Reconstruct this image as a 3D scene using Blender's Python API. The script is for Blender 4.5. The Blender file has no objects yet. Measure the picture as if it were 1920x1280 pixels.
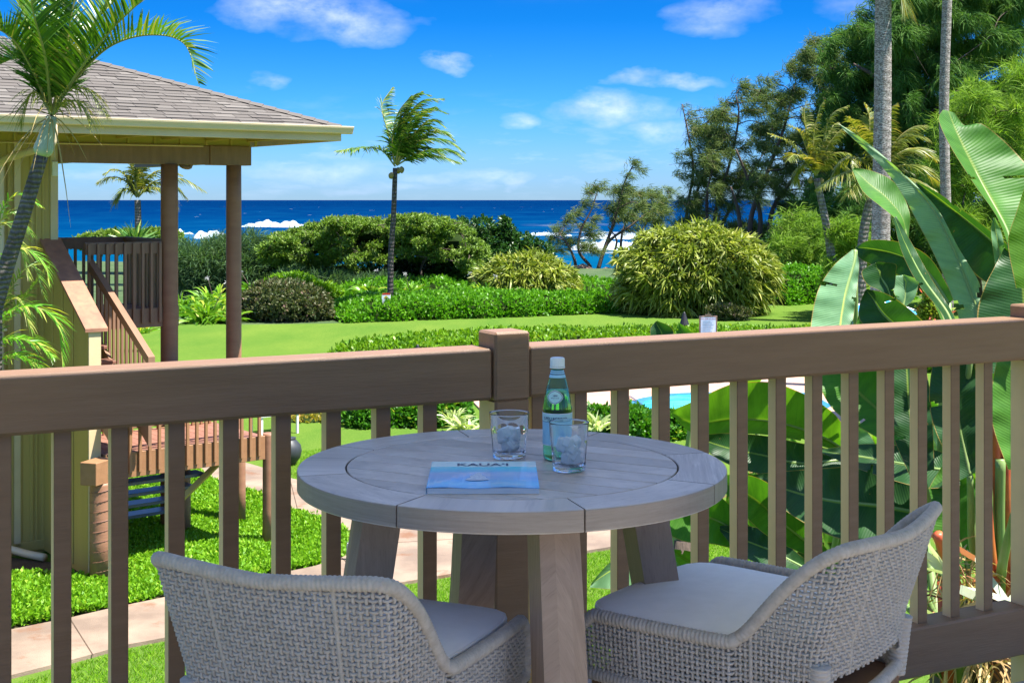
import bpy, math, random
import numpy as np
from mathutils import Vector, Matrix
random.seed(7)
RG = np.random.default_rng(11)
R = math.radians
scn = bpy.context.scene
C = scn.collection

# ------------------------------------------------------------------ camera, world, sun, exposure
E = 4.4                      # eye height above the garden
FPX = 2585.0
cam_d = bpy.data.cameras.new('camera'); cam = bpy.data.objects.new('camera', cam_d); C.objects.link(cam)
cam.location = (0, 0, E); cam.rotation_euler = (R(90), 0, 0)
cam_d.sensor_width = 36; cam_d.lens = 36 * FPX / 1920; cam_d.shift_y = -265 / 1920
cam_d.clip_start = .05; cam_d.clip_end = 200000
scn.camera = cam
SUN_EL = R(64); SUN_H = Vector((.95, -.31)).normalized()
TOSUN = Vector((SUN_H.x * math.cos(SUN_EL), SUN_H.y * math.cos(SUN_EL), math.sin(SUN_EL)))
sd = bpy.data.lights.new('sun', 'SUN'); sd.energy = 4.8; sd.angle = R(.5); sd.color = (1, .955, .88)
so = bpy.data.objects.new('sun', sd); C.objects.link(so)
so.rotation_euler = TOSUN.to_track_quat('Z', 'Y').to_euler(); so.location = (0, 0, 30)
scn.view_settings.view_transform = 'Standard'; scn.view_settings.look = 'None'
scn.view_settings.exposure = 1.68; scn.view_settings.gamma = 1; scn.view_settings.use_curve_mapping = False
scn.render.engine = 'CYCLES'
scn.cycles.use_denoising = True
scn.cycles.max_bounces = 10; scn.cycles.transparent_max_bounces = 16; scn.cycles.transmission_bounces = 10
scn.cycles.caustics_refractive = True; scn.cycles.caustics_reflective = False

def W(px, py, d): return Vector(((px - 960) / FPX * d, d, E - (py - 375) / FPX * d))
def G(px, py, z=0.0):
    d = (E - z) * FPX / (py - 375); return Vector(((px - 960) / FPX * d, d, z))

world = bpy.data.worlds.new('World'); scn.world = world; world.use_nodes = True
nt = world.node_tree; nt.nodes.clear()
def N(nt, t, **k):
    n = nt.nodes.new(t)
    for a, b in k.items(): setattr(n, a, b)
    return n
def lk(nt, a, b): nt.links.new(a, b)
def math_(nt, op, a, b=None, clamp=False, c=None):
    n = N(nt, 'ShaderNodeMath', operation=op); n.use_clamp = clamp
    for i, v in enumerate((a, b, c)):
        if v is None: continue
        if isinstance(v, (int, float)): n.inputs[i].default_value = v
        else: lk(nt, v, n.inputs[i])
    return n.outputs[0]
def mixc(nt, f, a, b, mode='MIX'):
    n = N(nt, 'ShaderNodeMix', data_type='RGBA', blend_type=mode)
    for i, v in ((0, f), (6, a), (7, b)):
        if isinstance(v, (int, float)): n.inputs[i].default_value = v
        elif isinstance(v, (tuple, list)): n.inputs[i].default_value = (*v[:3], 1)
        else: lk(nt, v, n.inputs[i])
    return n.outputs[2]
def ramp(nt, f, stops, interp='LINEAR'):
    n = N(nt, 'ShaderNodeValToRGB'); n.color_ramp.interpolation = interp
    while len(n.color_ramp.elements) < len(stops): n.color_ramp.elements.new(.5)
    for e, (p, c) in zip(n.color_ramp.elements, stops):
        e.position = p; e.color = (*c, 1) if len(c) == 3 else c
    lk(nt, f, n.inputs[0]); return n.outputs[0]
def noise(nt, vec, scale, detail=4, rough=.5, dist=0.):
    n = N(nt, 'ShaderNodeTexNoise'); n.inputs['Scale'].default_value = scale
    n.inputs['Detail'].default_value = detail; n.inputs['Roughness'].default_value = rough
    n.inputs['Distortion'].default_value = dist
    if vec is not None: lk(nt, vec, n.inputs['Vector'])
    return n.outputs[0]
def mapping(nt, vec, scale=(1, 1, 1), loc=(0, 0, 0), rot=(0, 0, 0)):
    n = N(nt, 'ShaderNodeMapping'); n.inputs['Scale'].default_value = scale
    n.inputs['Location'].default_value = loc; n.inputs['Rotation'].default_value = rot
    lk(nt, vec, n.inputs['Vector']); return n.outputs[0]

def build_world():
    sky = N(nt, 'ShaderNodeTexSky', sky_type='NISHITA'); sky.sun_disc = False
    sky.sun_elevation = SUN_EL; sky.sun_rotation = math.atan2(SUN_H.x, SUN_H.y)
    sky.altitude = 0; sky.air_density = 1.0; sky.dust_density = .15; sky.ozone_density = 3.0
    hs = N(nt, 'ShaderNodeHueSaturation'); hs.inputs['Saturation'].default_value = 1.28; hs.inputs['Value'].default_value = 1.0
    lk(nt, sky.outputs[0], hs.inputs['Color'])
    tc = N(nt, 'ShaderNodeTexCoord'); d = tc.outputs['Generated']
    sep = N(nt, 'ShaderNodeSeparateXYZ'); lk(nt, d, sep.inputs[0]); z = sep.outputs[2]
    # the tropical sky deepens above the horizon; overhead, unseen, brightened to fill the balcony
    grad = ramp(nt, z, [(0, (.122, .212, .44)), (.03, (.106, .212, .45)), (.07, (.052, .188, .43)), (.13, (.010, .140, .325)), (.25, (.006, .115, .275)), (.5, (.50, .58, .68)), (1, (.62, .66, .72))])
    base = mixc(nt, 1.0, hs.outputs[0], grad, 'MULTIPLY')
    warp = N(nt, 'ShaderNodeTexNoise'); warp.inputs['Scale'].default_value = 14; warp.inputs['Detail'].default_value = 5
    lk(nt, mapping(nt, d, (1, 1, 2.2)), warp.inputs['Vector'])
    wv = N(nt, 'ShaderNodeVectorMath', operation='SCALE'); wv.inputs['Scale'].default_value = 1
    sub = N(nt, 'ShaderNodeVectorMath', operation='SUBTRACT'); lk(nt, warp.outputs[1], sub.inputs[0]); sub.inputs[1].default_value = (.5, .5, .5)
    sc = N(nt, 'ShaderNodeVectorMath', operation='MULTIPLY'); lk(nt, sub.outputs[0], sc.inputs[0]); sc.inputs[1].default_value = (.10, .0, .045)
    ad = N(nt, 'ShaderNodeVectorMath', operation='ADD'); lk(nt, d, ad.inputs[0]); lk(nt, sc.outputs[0], ad.inputs[1])
    dd = ad.outputs[0]
    total = None
    # (px, py, half width px, half height px, strength) of the clouds in view
    for px, py, w, h, s in [(560, 20, 125, 44, 1.0), (640, 45, 140, 36, .85), (866, 117, 52, 17, 1.0), (972, 226, 42, 18, .75), (1140, 205, 98, 28, .95),
                            (1225, 240, 60, 18, .75), (1200, 146, 50, 17, .8), (1295, 150, 70, 14, .9), (1355, 18, 90, 34, .6),
                            (500, 150, 32, 20, .5), (955, 338, 50, 9, .55), (1350, 45, 80, 20, .45), (590, 318, 140, 20, .5), (800, 330, 80, 12, .4), (680, 350, 110, 10, .3), (1600, 20, 60, 30, .3)]:
        c = Vector(((px - 960) / FPX, 1, (375 - py) / FPX)).normalized()
        s1 = N(nt, 'ShaderNodeVectorMath', operation='SUBTRACT'); lk(nt, dd, s1.inputs[0]); s1.inputs[1].default_value = c
        m1 = N(nt, 'ShaderNodeVectorMath', operation='MULTIPLY'); lk(nt, s1.outputs[0], m1.inputs[0])
        m1.inputs[1].default_value = (FPX / w, FPX / w * .4, FPX / h)
        l1 = N(nt, 'ShaderNodeVectorMath', operation='LENGTH'); lk(nt, m1.outputs[0], l1.inputs[0])
        v = math_(nt, 'MULTIPLY', math_(nt, 'SUBTRACT', 1.25, l1.outputs['Value'], clamp=True), s)
        total = v if total is None else math_(nt, 'MAXIMUM', total, v)
    n1 = noise(nt, mapping(nt, d, (1, 1, 1.8)), 40, 8, .62)
    cl = math_(nt, 'MULTIPLY', total, math_(nt, 'MULTIPLY_ADD', n1, 2.6, False, c=-.62), clamp=True)
    cl = math_(nt, 'POWER', cl, .9)
    # thin far cloud streaks low over the sea
    n2 = noise(nt, mapping(nt, d, (1, 1, 4.5)), 20, 7, .6)
    band = ramp(nt, z, [(0, (.2,) * 3), (.015, (1,) * 3), (.045, (.7,) * 3), (.08, (0,) * 3), (1, (0,) * 3)])
    st = math_(nt, 'MULTIPLY', math_(nt, 'MULTIPLY_ADD', n2, 4.5, False, c=-2.3), band, clamp=True)
    # clouds overhead, out of view, thickened to brighten the balcony
    n3 = noise(nt, mapping(nt, d, (1, 1, 2.2)), 5, 8, .62)
    hi = ramp(nt, z, [(0, (0,) * 3), (.14, (0,) * 3), (.24, (1,) * 3), (1, (1,) * 3)])
    sc3 = math_(nt, 'MULTIPLY', math_(nt, 'MULTIPLY_ADD', n3, 6, False, c=-2.75), hi, clamp=True)
    a = math_(nt, 'MAXIMUM', math_(nt, 'MULTIPLY', cl, .70), math_(nt, 'MAXIMUM', math_(nt, 'MULTIPLY', st, .34), math_(nt, 'MULTIPLY', sc3, .8)))
    sh = noise(nt, mapping(nt, d, (1, 1, 3), loc=(.02, 0, .01)), 26, 4, .5)
    ccol = mixc(nt, math_(nt, 'MULTIPLY_ADD', sh, 2.4, True, c=-.7), (1.4, 1.75, 2.7), (2.5, 2.75, 3.35))
    col = mixc(nt, a, base, ccol)
    bg = N(nt, 'ShaderNodeBackground'); bg.inputs[1].default_value = .15
    lk(nt, col, bg.inputs[0]); out = N(nt, 'ShaderNodeOutputWorld'); lk(nt, bg.outputs[0], out.inputs[0])
build_world()

# ------------------------------------------------------------------ materials
MATS = {}
def new_mat(name):
    m = bpy.data.materials.new(name); m.use_nodes = True; m.node_tree.nodes.clear(); return m, m.node_tree
def finish(nt, sh): o = N(nt, 'ShaderNodeOutputMaterial'); lk(nt, sh, o.inputs[0])
def bsdf(nt, color, rough=.5, bump=None, spec=.5, metal=0., trans=0., ior=1.45, coat=0.):
    p = N(nt, 'ShaderNodeBsdfPrincipled')
    if isinstance(color, tuple): p.inputs['Base Color'].default_value = (*color, 1)
    else: lk(nt, color, p.inputs['Base Color'])
    if isinstance(rough, (int, float)): p.inputs['Roughness'].default_value = rough
    else: lk(nt, rough, p.inputs['Roughness'])
    p.inputs['Specular IOR Level'].default_value = spec; p.inputs['Metallic'].default_value = metal
    p.inputs['Transmission Weight'].default_value = trans; p.inputs['IOR'].default_value = ior
    p.inputs['Coat Weight'].default_value = coat
    if bump is not None: lk(nt, bump, p.inputs['Normal'])
    return p
def bump(nt, h, s, dist=.01):
    b = N(nt, 'ShaderNodeBump'); b.inputs['Strength'].default_value = s; b.inputs['Distance'].default_value = dist
    lk(nt, h, b.inputs['Height']); return b.outputs[0]
def flat(name, c1, c2=None, scale=6, rough=.5, bs=.2, bscale=60, bd=.004, stretch=(1, 1, 1), spec=.5, coord='Object', detail=5, metal=0., coat=0., lo=.35, hi=.65, dirt=None):
    if name in MATS: return MATS[name]
    m, nt = new_mat(name); tc = N(nt, 'ShaderNodeTexCoord').outputs[coord]
    v = mapping(nt, tc, stretch)
    f = ramp(nt, noise(nt, v, scale, detail, .6), [(lo, (0,) * 3), (hi, (1,) * 3)])
    col = mixc(nt, f, c1, c2 or tuple(x * .8 for x in c1))
    if dirt:
        g = ramp(nt, noise(nt, tc, dirt[1], 6, .65), [(dirt[2], (0,) * 3), (dirt[2] + .12, (1,) * 3)])
        col = mixc(nt, g, col, dirt[0])
    b = bump(nt, noise(nt, v, bscale, 4, .6), bs, bd) if bs else None
    finish(nt, bsdf(nt, col, rough, b, spec, metal, coat=coat).outputs[0]); MATS[name] = m; return m
def leafm(name, c1, c2, trans=.35, rough=.5, spec=.35, c3=None, tint=None):
    """leaves: colour varies from leaf to leaf (attribute rnd) and light passes through"""
    if name in MATS: return MATS[name]
    m, nt = new_mat(name)
    a = N(nt, 'ShaderNodeAttribute', attribute_name='rnd').outputs['Fac']
    stops = [(0, c1), (1, c2)] if c3 is None else [(0, c1), (.8, c2), (.9, c3), (1, c3)]
    col = ramp(nt, a, stops)
    p = bsdf(nt, col, rough, None, spec)
    t = N(nt, 'ShaderNodeBsdfTranslucent')
    lk(nt, mixc(nt, 1.0, col, tint or (1.25, 1.35, .6), 'MULTIPLY'), t.inputs[0])
    mx = N(nt, 'ShaderNodeMixShader'); mx.inputs[0].default_value = trans
    lk(nt, p.outputs[0], mx.inputs[1]); lk(nt, t.outputs[0], mx.inputs[2]); finish(nt, mx.outputs[0])
    MATS[name] = m; return m

# ------------------------------------------------------------------ mesh helpers
class MB:
    def __init__(s): s.v = []; s.f = []; s.uv = None
    def add(s, vs, fs):
        o = len(s.v); s.v.extend([tuple(p) for p in vs]); s.f.extend([tuple(i + o for i in f) for f in fs]); return s
    def box(s, x0, x1, y0, y1, z0, z1, bev=0.0, M=None):
        if bev <= 0:
            vs = [(x, y, z) for z in (z0, z1) for y in (y0, y1) for x in (x0, x1)]
            fs = [(0, 2, 3, 1), (4, 5, 7, 6), (0, 1, 5, 4), (2, 6, 7, 3), (0, 4, 6, 2), (1, 3, 7, 5)]
        else:
            b = min(bev, (x1 - x0) * .45, (y1 - y0) * .45, (z1 - z0) * .45); vs = []; idx = {}
            for sx in (0, 1):
                for sy in (0, 1):
                    for sz in (0, 1):
                        X, Y, Z = (x0, x1)[sx], (y0, y1)[sy], (z0, z1)[sz]
                        dx, dy, dz = (b, -b)[sx], (b, -b)[sy], (b, -b)[sz]
                        for k, p in enumerate(((X, Y + dy, Z + dz), (X + dx, Y, Z + dz), (X + dx, Y + dy, Z))):
                            idx[(sx, sy, sz, k)] = len(vs); vs.append(p)
            I = lambda *a: idx[a]; fs = []
            for q in (0, 1):
                fs.append([I(q, 0, 0, 0), I(q, 1, 0, 0), I(q, 1, 1, 0), I(q, 0, 1, 0)][::(1 if q else -1)])
                fs.append([I(0, q, 0, 1), I(1, q, 0, 1), I(1, q, 1, 1), I(0, q, 1, 1)][::(-1 if q else 1)])
                fs.append([I(0, 0, q, 2), I(1, 0, q, 2), I(1, 1, q, 2), I(0, 1, q, 2)][::(1 if q else -1)])
            for a in (0, 1):
                for c in (0, 1):
                    fs.append((I(0, a, c, 1), I(1, a, c, 1), I(1, a, c, 2), I(0, a, c, 2)))
                    fs.append((I(a, 0, c, 0), I(a, 1, c, 0), I(a, 1, c, 2), I(a, 0, c, 2)))
                    fs.append((I(a, c, 0, 0), I(a, c, 1, 0), I(a, c, 1, 1), I(a, c, 0, 1)))
                    for e in (0, 1): fs.append((I(a, c, e, 0), I(a, c, e, 1), I(a, c, e, 2)))
        if M is not None: vs = [M @ Vector(p) for p in vs]
        return s.add(vs, fs)
    def tube(s, pts, r, n=8, caps=True, flatten=1.0):
        pts = [Vector(p) for p in pts]; m = len(pts)
        rs = r if isinstance(r, (list, tuple, np.ndarray)) else [r] * m
        t0 = (pts[1] - pts[0]).normalized(); up = Vector((0, 0, 1)) if abs(t0.z) < .9 else Vector((1, 0, 0))
        a = t0.cross(up).normalized(); vs = []
        for i, p in enumerate(pts):
            t = (pts[min(i + 1, m - 1)] - pts[max(i - 1, 0)]).normalized()
            a = (a - t * a.dot(t)); a = a.normalized() if a.length > 1e-6 else t.orthogonal().normalized()
            b = t.cross(a)
            for k in range(n):
                q = 2 * math.pi * k / n; vs.append(p + (a * math.cos(q) + b * math.sin(q) * flatten) * rs[i])
        fs = [(i * n + k, i * n + (k + 1) % n, (i + 1) * n + (k + 1) % n, (i + 1) * n + k) for i in range(m - 1) for k in range(n)]
        if caps: fs += [tuple(range(n))[::-1], tuple((m - 1) * n + k for k in range(n))]
        return s.add(vs, fs)
    def lathe(s, prof, n=24, M=None, close=False):
        vs = []
        for r_, z in prof:
            for k in range(n):
                q = 2 * math.pi * k / n; vs.append((r_ * math.cos(q), r_ * math.sin(q), z))
        m = len(prof)
        fs = [(i * n + k, i * n + (k + 1) % n, (i + 1) * n + (k + 1) % n, (i + 1) * n + k) for i in range(m - 1) for k in range(n)]
        if close: fs += [((m - 1) * n + k, (m - 1) * n + (k + 1) % n, (k + 1) % n, k) for k in range(n)]
        else: fs += [tuple(range(n))[::-1], tuple((m - 1) * n + k for k in range(n))]
        if M is not None: vs = [M @ Vector(p) for p in vs]
        return s.add(vs, fs)
    def prism(s, poly, z0, z1, M=None):
        n = len(poly); vs = [(x, y, z0) for x, y in poly] + [(x, y, z1) for x, y in poly]
        fs = [tuple(range(n))[::-1], tuple(range(n, 2 * n))] + [(i, (i + 1) % n, n + (i + 1) % n, n + i) for i in range(n)]
        if M is not None: vs = [M @ Vector(p) for p in vs]
        return s.add(vs, fs)

ROOTM = {}
def root_of(p):
    while p.parent is not None: p = p.parent
    return p
def link(o, parent, name, label=None, kind=None):
    C.objects.link(o)
    if parent is not None: o.parent = parent
    if label: o['label'] = label
    if kind: o['kind'] = kind
    return o
def make_mesh(name, verts, faces, mat, smooth=False, uvdir=None, rnd=None, xf=None):
    me = bpy.data.meshes.new(name)
    if xf is not None: verts = [xf @ Vector(p) for p in verts]
    me.from_pydata([tuple(p) for p in verts], [], [tuple(f) for f in faces])
    if mat is not None: me.materials.append(mat)
    if smooth: me.polygons.foreach_set('use_smooth', [True] * len(me.polygons))
    if uvdir is not None:
        d = Vector(uvdir).normalized(); a = d.orthogonal().normalized(); b = d.cross(a)
        uv = me.uv_layers.new(name='UVMap'); off = random.random() * 50
        n = len(me.loops); vi = np.empty(n, dtype=np.int32); me.loops.foreach_get('vertex_index', vi)
        co = np.empty(len(me.vertices) * 3); me.vertices.foreach_get('co', co); co = co.reshape(-1, 3)
        u = co @ np.array(d) + off; w = co @ np.array(a) + co @ np.array(b) * 1.0 + off * .37
        uv.data.foreach_set('uv', np.stack([u[vi], w[vi]], 1).ravel())
    me.update(); return me
def obj(name, mb, mat, parent=None, world=False, smooth=False, uvdir=None, label=None, kind=None, loc=None):
    """world=True: the builder holds world coordinates, moved into the frame of the parent's root"""
    xf = None
    if world and parent is not None: xf = ROOTM[root_of(parent).name].inverted()
    me = make_mesh(name, mb.v, mb.f, mat, smooth, uvdir, xf=xf)
    o = bpy.data.objects.new(name, me)
    if loc is not None: o.location = loc
    link(o, parent, name, label, kind)
    if parent is None: ROOTM[o.name] = Matrix.Translation(o.location)
    return o
def thing(name, label, cat, loc=(0, 0, 0), rotz=0.0, group=None, kind=None):
    o = bpy.data.objects.new(name, None); C.objects.link(o); o.empty_display_size = .2
    o.location = loc; o.rotation_euler = (0, 0, rotz); o['label'] = label; o['category'] = cat
    if group: o['group'] = group
    if kind: o['kind'] = kind
    ROOTM[o.name] = Matrix.Translation(Vector(loc)) @ Matrix.Rotation(rotz, 4, 'Z'); return o
def tag(o, label, cat, group=None, kind=None):
    o['label'] = label; o['category'] = cat
    if group: o['group'] = group
    if kind: o['kind'] = kind
    return o
def struct(name, mb, mat, smooth=False, uvdir=None):
    return obj(name, mb, mat, None, smooth=smooth, uvdir=uvdir, kind='structure')
def inst(src, parent, loc, rot=None, label=None):
    o = src.copy(); C.objects.link(o); o.parent = parent; o.location = loc
    if rot is not None: o.rotation_euler = rot
    return o
def dup_tree(root, loc, rotz, label):
    r = root.copy(); C.objects.link(r); r.location = loc; r.rotation_euler = (0, 0, rotz); r['label'] = label
    ROOTM[r.name] = Matrix.Translation(Vector(loc)) @ Matrix.Rotation(rotz, 4, 'Z')
    for ch in list(root.children):
        c = ch.copy(); C.objects.link(c); c.parent = r
        for g in list(ch.children):
            d = g.copy(); C.objects.link(d); d.parent = c
    return r

# ---- foliage: thousands of little strips / leaves held as arrays
class FB:
    def __init__(s): s.V = []; s.Q = []; s.R = []; s.n = 0
    def _put(s, v, q, r):
        s.V.append(v.reshape(-1, 3)); s.Q.append(q.reshape(-1, 4) + s.n); s.R.append(r.ravel()); s.n += v.size // 3
    def leaves(s, P, D, Nn, L, Wd, rnd=None, fold=.15, droop=.0):
        n = len(P)
        if n == 0: return s
        P, D, Nn = (np.asarray(a, float) for a in (P, D, Nn)); L = np.broadcast_to(L, n)[:, None]; Wd = np.broadcast_to(Wd, n)[:, None]
        D = D / (np.linalg.norm(D, axis=1, keepdims=True) + 1e-9)
        S = np.cross(D, Nn); S /= (np.linalg.norm(S, axis=1, keepdims=True) + 1e-9); U = np.cross(S, D)
        v = np.empty((n, 4, 3)); v[:, 0] = P; v[:, 2] = P + D * L - U * L * droop
        v[:, 1] = P + D * L * .5 + S * Wd * .5 + U * Wd * fold; v[:, 3] = P + D * L * .5 - S * Wd * .5 + U * Wd * fold
        q = np.arange(n * 4).reshape(n, 4); r = RG.random(n) if rnd is None else rnd
        s._put(v, q, np.repeat(r, 4)); return s
    def strips(s, P, D, L, Wd, droop=.3, nseg=2, side=None, rnd=None, sag=(0, 0, -1), w0=.6):
        n = len(P)
        if n == 0: return s
        P, D = (np.asarray(a, float) for a in (P, D)); L = np.broadcast_to(L, n)[:, None]; Wd = np.broadcast_to(Wd, n)[:, None]
        droop = np.broadcast_to(droop, n)[:, None]
        D = D / (np.linalg.norm(D, axis=1, keepdims=True) + 1e-9)
        if side is None:
            side = np.cross(D, RG.normal(size=(n, 3)))
        S = side / (np.linalg.norm(side, axis=1, keepdims=True) + 1e-9)
        v = np.empty((n, nseg + 1, 2, 3)); sag = np.asarray(sag, float)
        for i in range(nseg + 1):
            t = i / nseg; c = P + D * L * t + sag * (droop * L * t * t)
            w = Wd * .5 * (w0 + (1 - w0) * min(1, t * 3)) * (1 - t ** 2.2 * .92)
            v[:, i, 0] = c + S * w; v[:, i, 1] = c - S * w
        base = np.arange(n)[:, None] * (nseg + 1) * 2; i = np.arange(nseg)[None, :] * 2
        b = base + i; q = np.stack([b, b + 1, b + 3, b + 2], -1); r = RG.random(n) if rnd is None else np.asarray(rnd)
        s._put(v, q, np.repeat(r, (nseg + 1) * 2)); return s
    def build(s, name, mat, parent=None, kind='stuff', xf=True):
        v = np.concatenate(s.V); q = np.concatenate(s.Q).astype(np.int32); r = np.concatenate(s.R).astype(np.float32)
        if parent is not None and xf:
            Mi = np.array(ROOTM[root_of(parent).name].inverted()); v = v @ Mi[:3, :3].T + Mi[:3, 3]
        me = bpy.data.meshes.new(name); me.vertices.add(len(v)); me.vertices.foreach_set('co', v.astype(np.float32).ravel())
        me.loops.add(q.size); me.loops.foreach_set('vertex_index', q.ravel()); me.polygons.add(len(q))
        me.polygons.foreach_set('loop_start', np.arange(0, q.size, 4, dtype=np.int32))
        me.update(calc_edges=True); me.materials.append(mat)
        a = me.attributes.new('rnd', 'FLOAT', 'POINT'); a.data.foreach_set('value', r)
        o = bpy.data.objects.new(name, me); link(o, parent, name, None, kind); return o
def rand_dirs(n, up=0.0):
    d = RG.normal(size=(n, 3)); d /= np.linalg.norm(d, axis=1, keepdims=True); d[:, 2] += up
    return d / np.linalg.norm(d, axis=1, keepdims=True)
def crv(pts, n=8):
    """smooth curve through points (Catmull-Rom)"""
    pts = [Vector(p) for p in pts]; P = [pts[0] * 2 - pts[1]] + pts + [pts[-1] * 2 - pts[-2]]; out = []
    for i in range(1, len(P) - 2):
        for k in range(n):
            t = k / n
            out.append(.5 * ((2 * P[i]) + (P[i + 1] - P[i - 1]) * t + (2 * P[i - 1] - 5 * P[i] + 4 * P[i + 1] - P[i + 2]) * t * t + (3 * P[i] - P[i - 1] - 3 * P[i + 1] + P[i + 2]) * t ** 3))
    out.append(pts[-1]); return out
# ------------------------------------------------------------------ ground, shore, sea
def grass_mat():
    m, nt = new_mat('lawn_grass'); tc = N(nt, 'ShaderNodeTexCoord').outputs['Object']
    f1 = noise(nt, mapping(nt, tc, (1, .35, 1)), .5, 6, .65); f2 = noise(nt, tc, 9, 5, .7); f3 = noise(nt, tc, 55, 3, .7)
    c = mixc(nt, ramp(nt, f1, [(.30, (0,) * 3), (.70, (1,) * 3)]), (.052, .130, .016), (.120, .185, .026))
    c = mixc(nt, math_(nt, 'MULTIPLY', ramp(nt, f2, [(.3, (0,) * 3), (.7, (1,) * 3)]), .55), c, (.040, .098, .012))
    c = mixc(nt, math_(nt, 'MULTIPLY', ramp(nt, f3, [(.4, (0,) * 3), (.75, (1,) * 3)]), .5), c, (.16, .21, .05))
    b = bump(nt, f3, .5, .03)
    finish(nt, bsdf(nt, c, 1., b, .0).outputs[0]); return m
M_GRASS = grass_mat()
M_SOIL = flat('dark_soil', (.055, .036, .022), (.10, .065, .04), 3, .95, .8, 30, .02)
M_SCRUB = flat('scrub_ground', (.03, .07, .012), (.06, .09, .03), .5, .95, .8, 8, .08)
M_CONC = flat('pink_concrete', (.28, .205, .145), (.17, .122, .088), 1.1, .9, .7, 60, .006, dirt=((.17, .085, .045), 1.7, .57), detail=9, lo=.38, hi=.62)
M_PCOL = flat('pool_brick', (.42, .24, .16), (.46, .31, .23), 3, .85, .3, 60, .004)

def grid_sheet(name, xs, ys, zf, mat):
    mb = MB(); nx = len(xs)
    mb.v = [(x, y, zf(x, y)) for y in ys for x in xs]
    mb.f = [(j * nx + i, j * nx + i + 1, (j + 1) * nx + i + 1, (j + 1) * nx + i) for j in range(len(ys) - 1) for i in range(nx - 1)]
    return struct(name, mb, mat, smooth=True)
def terr(x, y):
    s = min(max((y - 88 - .12 * x) / 22, 0), 1); s = s * s * (3 - 2 * s)
    b = .9 * math.exp(-((x + 32) / 16) ** 2 - ((y - 92) / 14) ** 2)
    return -6.5 * s + b
grid_sheet('ground', [-400, -200, -120] + list(np.linspace(-80, 80, 65)) + [120, 200, 400], [-60, -20, 0, 20, 40, 55] + list(np.linspace(60, 125, 40)) + [160, 220], terr,
           M_SCRUB)
def sheet(name, pts, z, mat, th=0.0):
    mb = MB(); poly = [(p.x, p.y) for p in pts]
    mb.prism(poly, z - max(th, .002), z); return struct(name, mb, mat)
P2 = lambda l, z=0: [G(a, b, z) for a, b in l]
# the lawn in two sheets: far lawn by the sea and the near garden
far = [G(x, y) for x, y in [(-900, 640), (-200, 622), (200, 612), (335, 607), (455, 609), (610, 607), (900, 596), (1140, 588), (1340, 583), (1450, 573), (1560, 566), (1700, 560), (2300, 556)]]
mbl = MB(); poly = [(p.x, p.y) for p in far] + [(60, 5), (60, -30), (-60, -30), (-60, 5)]
mbl.prism(poly, .0, .012); struct('lawn', mbl, M_GRASS)
# walkways
walk = [(-150, 1228), (16, 1189), (130, 1166), (207, 1148), (313, 1126), (455, 1096), (590, 1068), (645, 1050), (640, 1005), (605, 987), (543, 965), (493, 943), (460, 927), (413, 912), (364, 892),
        (330, 872), (380, 862), (460, 872), (494, 882), (543, 901), (640, 925), (760, 945), (900, 958), (1060, 972), (1131, 992), (1180, 1004), (1240, 1012), (1190, 1026), (1149, 1031), (1100, 1039), (969, 1058), (862, 1080), (759, 1098), (600, 1132), (455, 1168), (313, 1203), (238, 1217), (130, 1247), (16, 1276), (-120, 1320)]
sheet('path', P2(walk), .05, M_CONC, .05)
mj = MB()
for a, b in [((455, 1096), (500, 1162)), ((640, 1052), (700, 1112)), ((130, 1166), (175, 1238)), ((900, 958), (862, 1080)), ((543, 901), (560, 970)), ((1010, 972), (1015, 1050)), ((700, 935), (700, 1030)), ((640, 1030), (1140, 1000))]:
    p, q = G(*a), G(*b); p.z = q.z = .052; t = (q - p).normalized(); s_ = Vector((-t.y, t.x, 0)) * .006
    mj.add([p - s_, p + s_, q + s_, q - s_], [(0, 1, 2, 3)])
struct('path_joints', mj, M_SOIL)
# soil strip against the wall, planting bed
sheet('soil_bed', P2([(-60, 1040), (170, 1066), (170, 1100), (60, 1075), (-60, 1095)]), .03, M_SOIL, .02)
bed = [(-80, 1100), (60, 1085), (170, 1095), (215, 1060), (215, 860), (360, 890), (412, 915), (493, 946), (604, 990), (652, 1010), (655, 1046), (585, 1066), (450, 1093), (313, 1122), (207, 1145), (130, 1163), (16, 1186), (-120, 1215)]
sheet('planting_bed', P2(bed), .026, flat('bed_soil', (.045, .06, .015), (.08, .06, .03), 4, .95, .8, 30, .02), .02)
# pool
sheet('pool_deck', P2([(860, 728), (900, 712), (1250, 708), (1700, 712), (1760, 790), (1250, 815), (1120, 800), (900, 770)]), .05, M_PCOL, .05)
mp, ntp = new_mat('pool_water'); tcp = N(ntp, 'ShaderNodeTexCoord').outputs['Object']
v_ = N(ntp, 'ShaderNodeTexVoronoi', feature='SMOOTH_F1'); v_.inputs['Scale'].default_value = 2.2; lk(ntp, mapping(ntp, tcp, (1, 2.2, 1)), v_.inputs['Vector'])
cw = mixc(ntp, ramp(ntp, v_.outputs['Distance'], [(.2, (0,) * 3), (.75, (1,) * 3)]), (.03, .50, .66), (.12, .72, .85))
finish(ntp, bsdf(ntp, cw, .08, bump(ntp, noise(ntp, tcp, 5, 3), .25, .03), .5).outputs[0])
pool = [(1178, 762), (1186, 750), (1205, 745), (1235, 740), (1265, 736.5), (1310, 735), (1400, 734), (1520, 736), (1560, 760), (1500, 790), (1360, 800), (1230, 796), (1185, 778)]
sheet('pool_water', P2(pool, .054), .054, mp, .002)
tile = MB(); pp = P2(pool, .06)
cen = sum(pp, Vector()) / len(pp)
for i in range(len(pp)):
    a, b = pp[i], pp[(i + 1) % len(pp)]; a2 = a + (cen - a).normalized() * .28; b2 = b + (cen - b).normalized() * .28
    for q in (a, b, a2, b2): q.z = .058
    tile.add([a, b, b2, a2], [(0, 1, 2, 3)])
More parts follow.
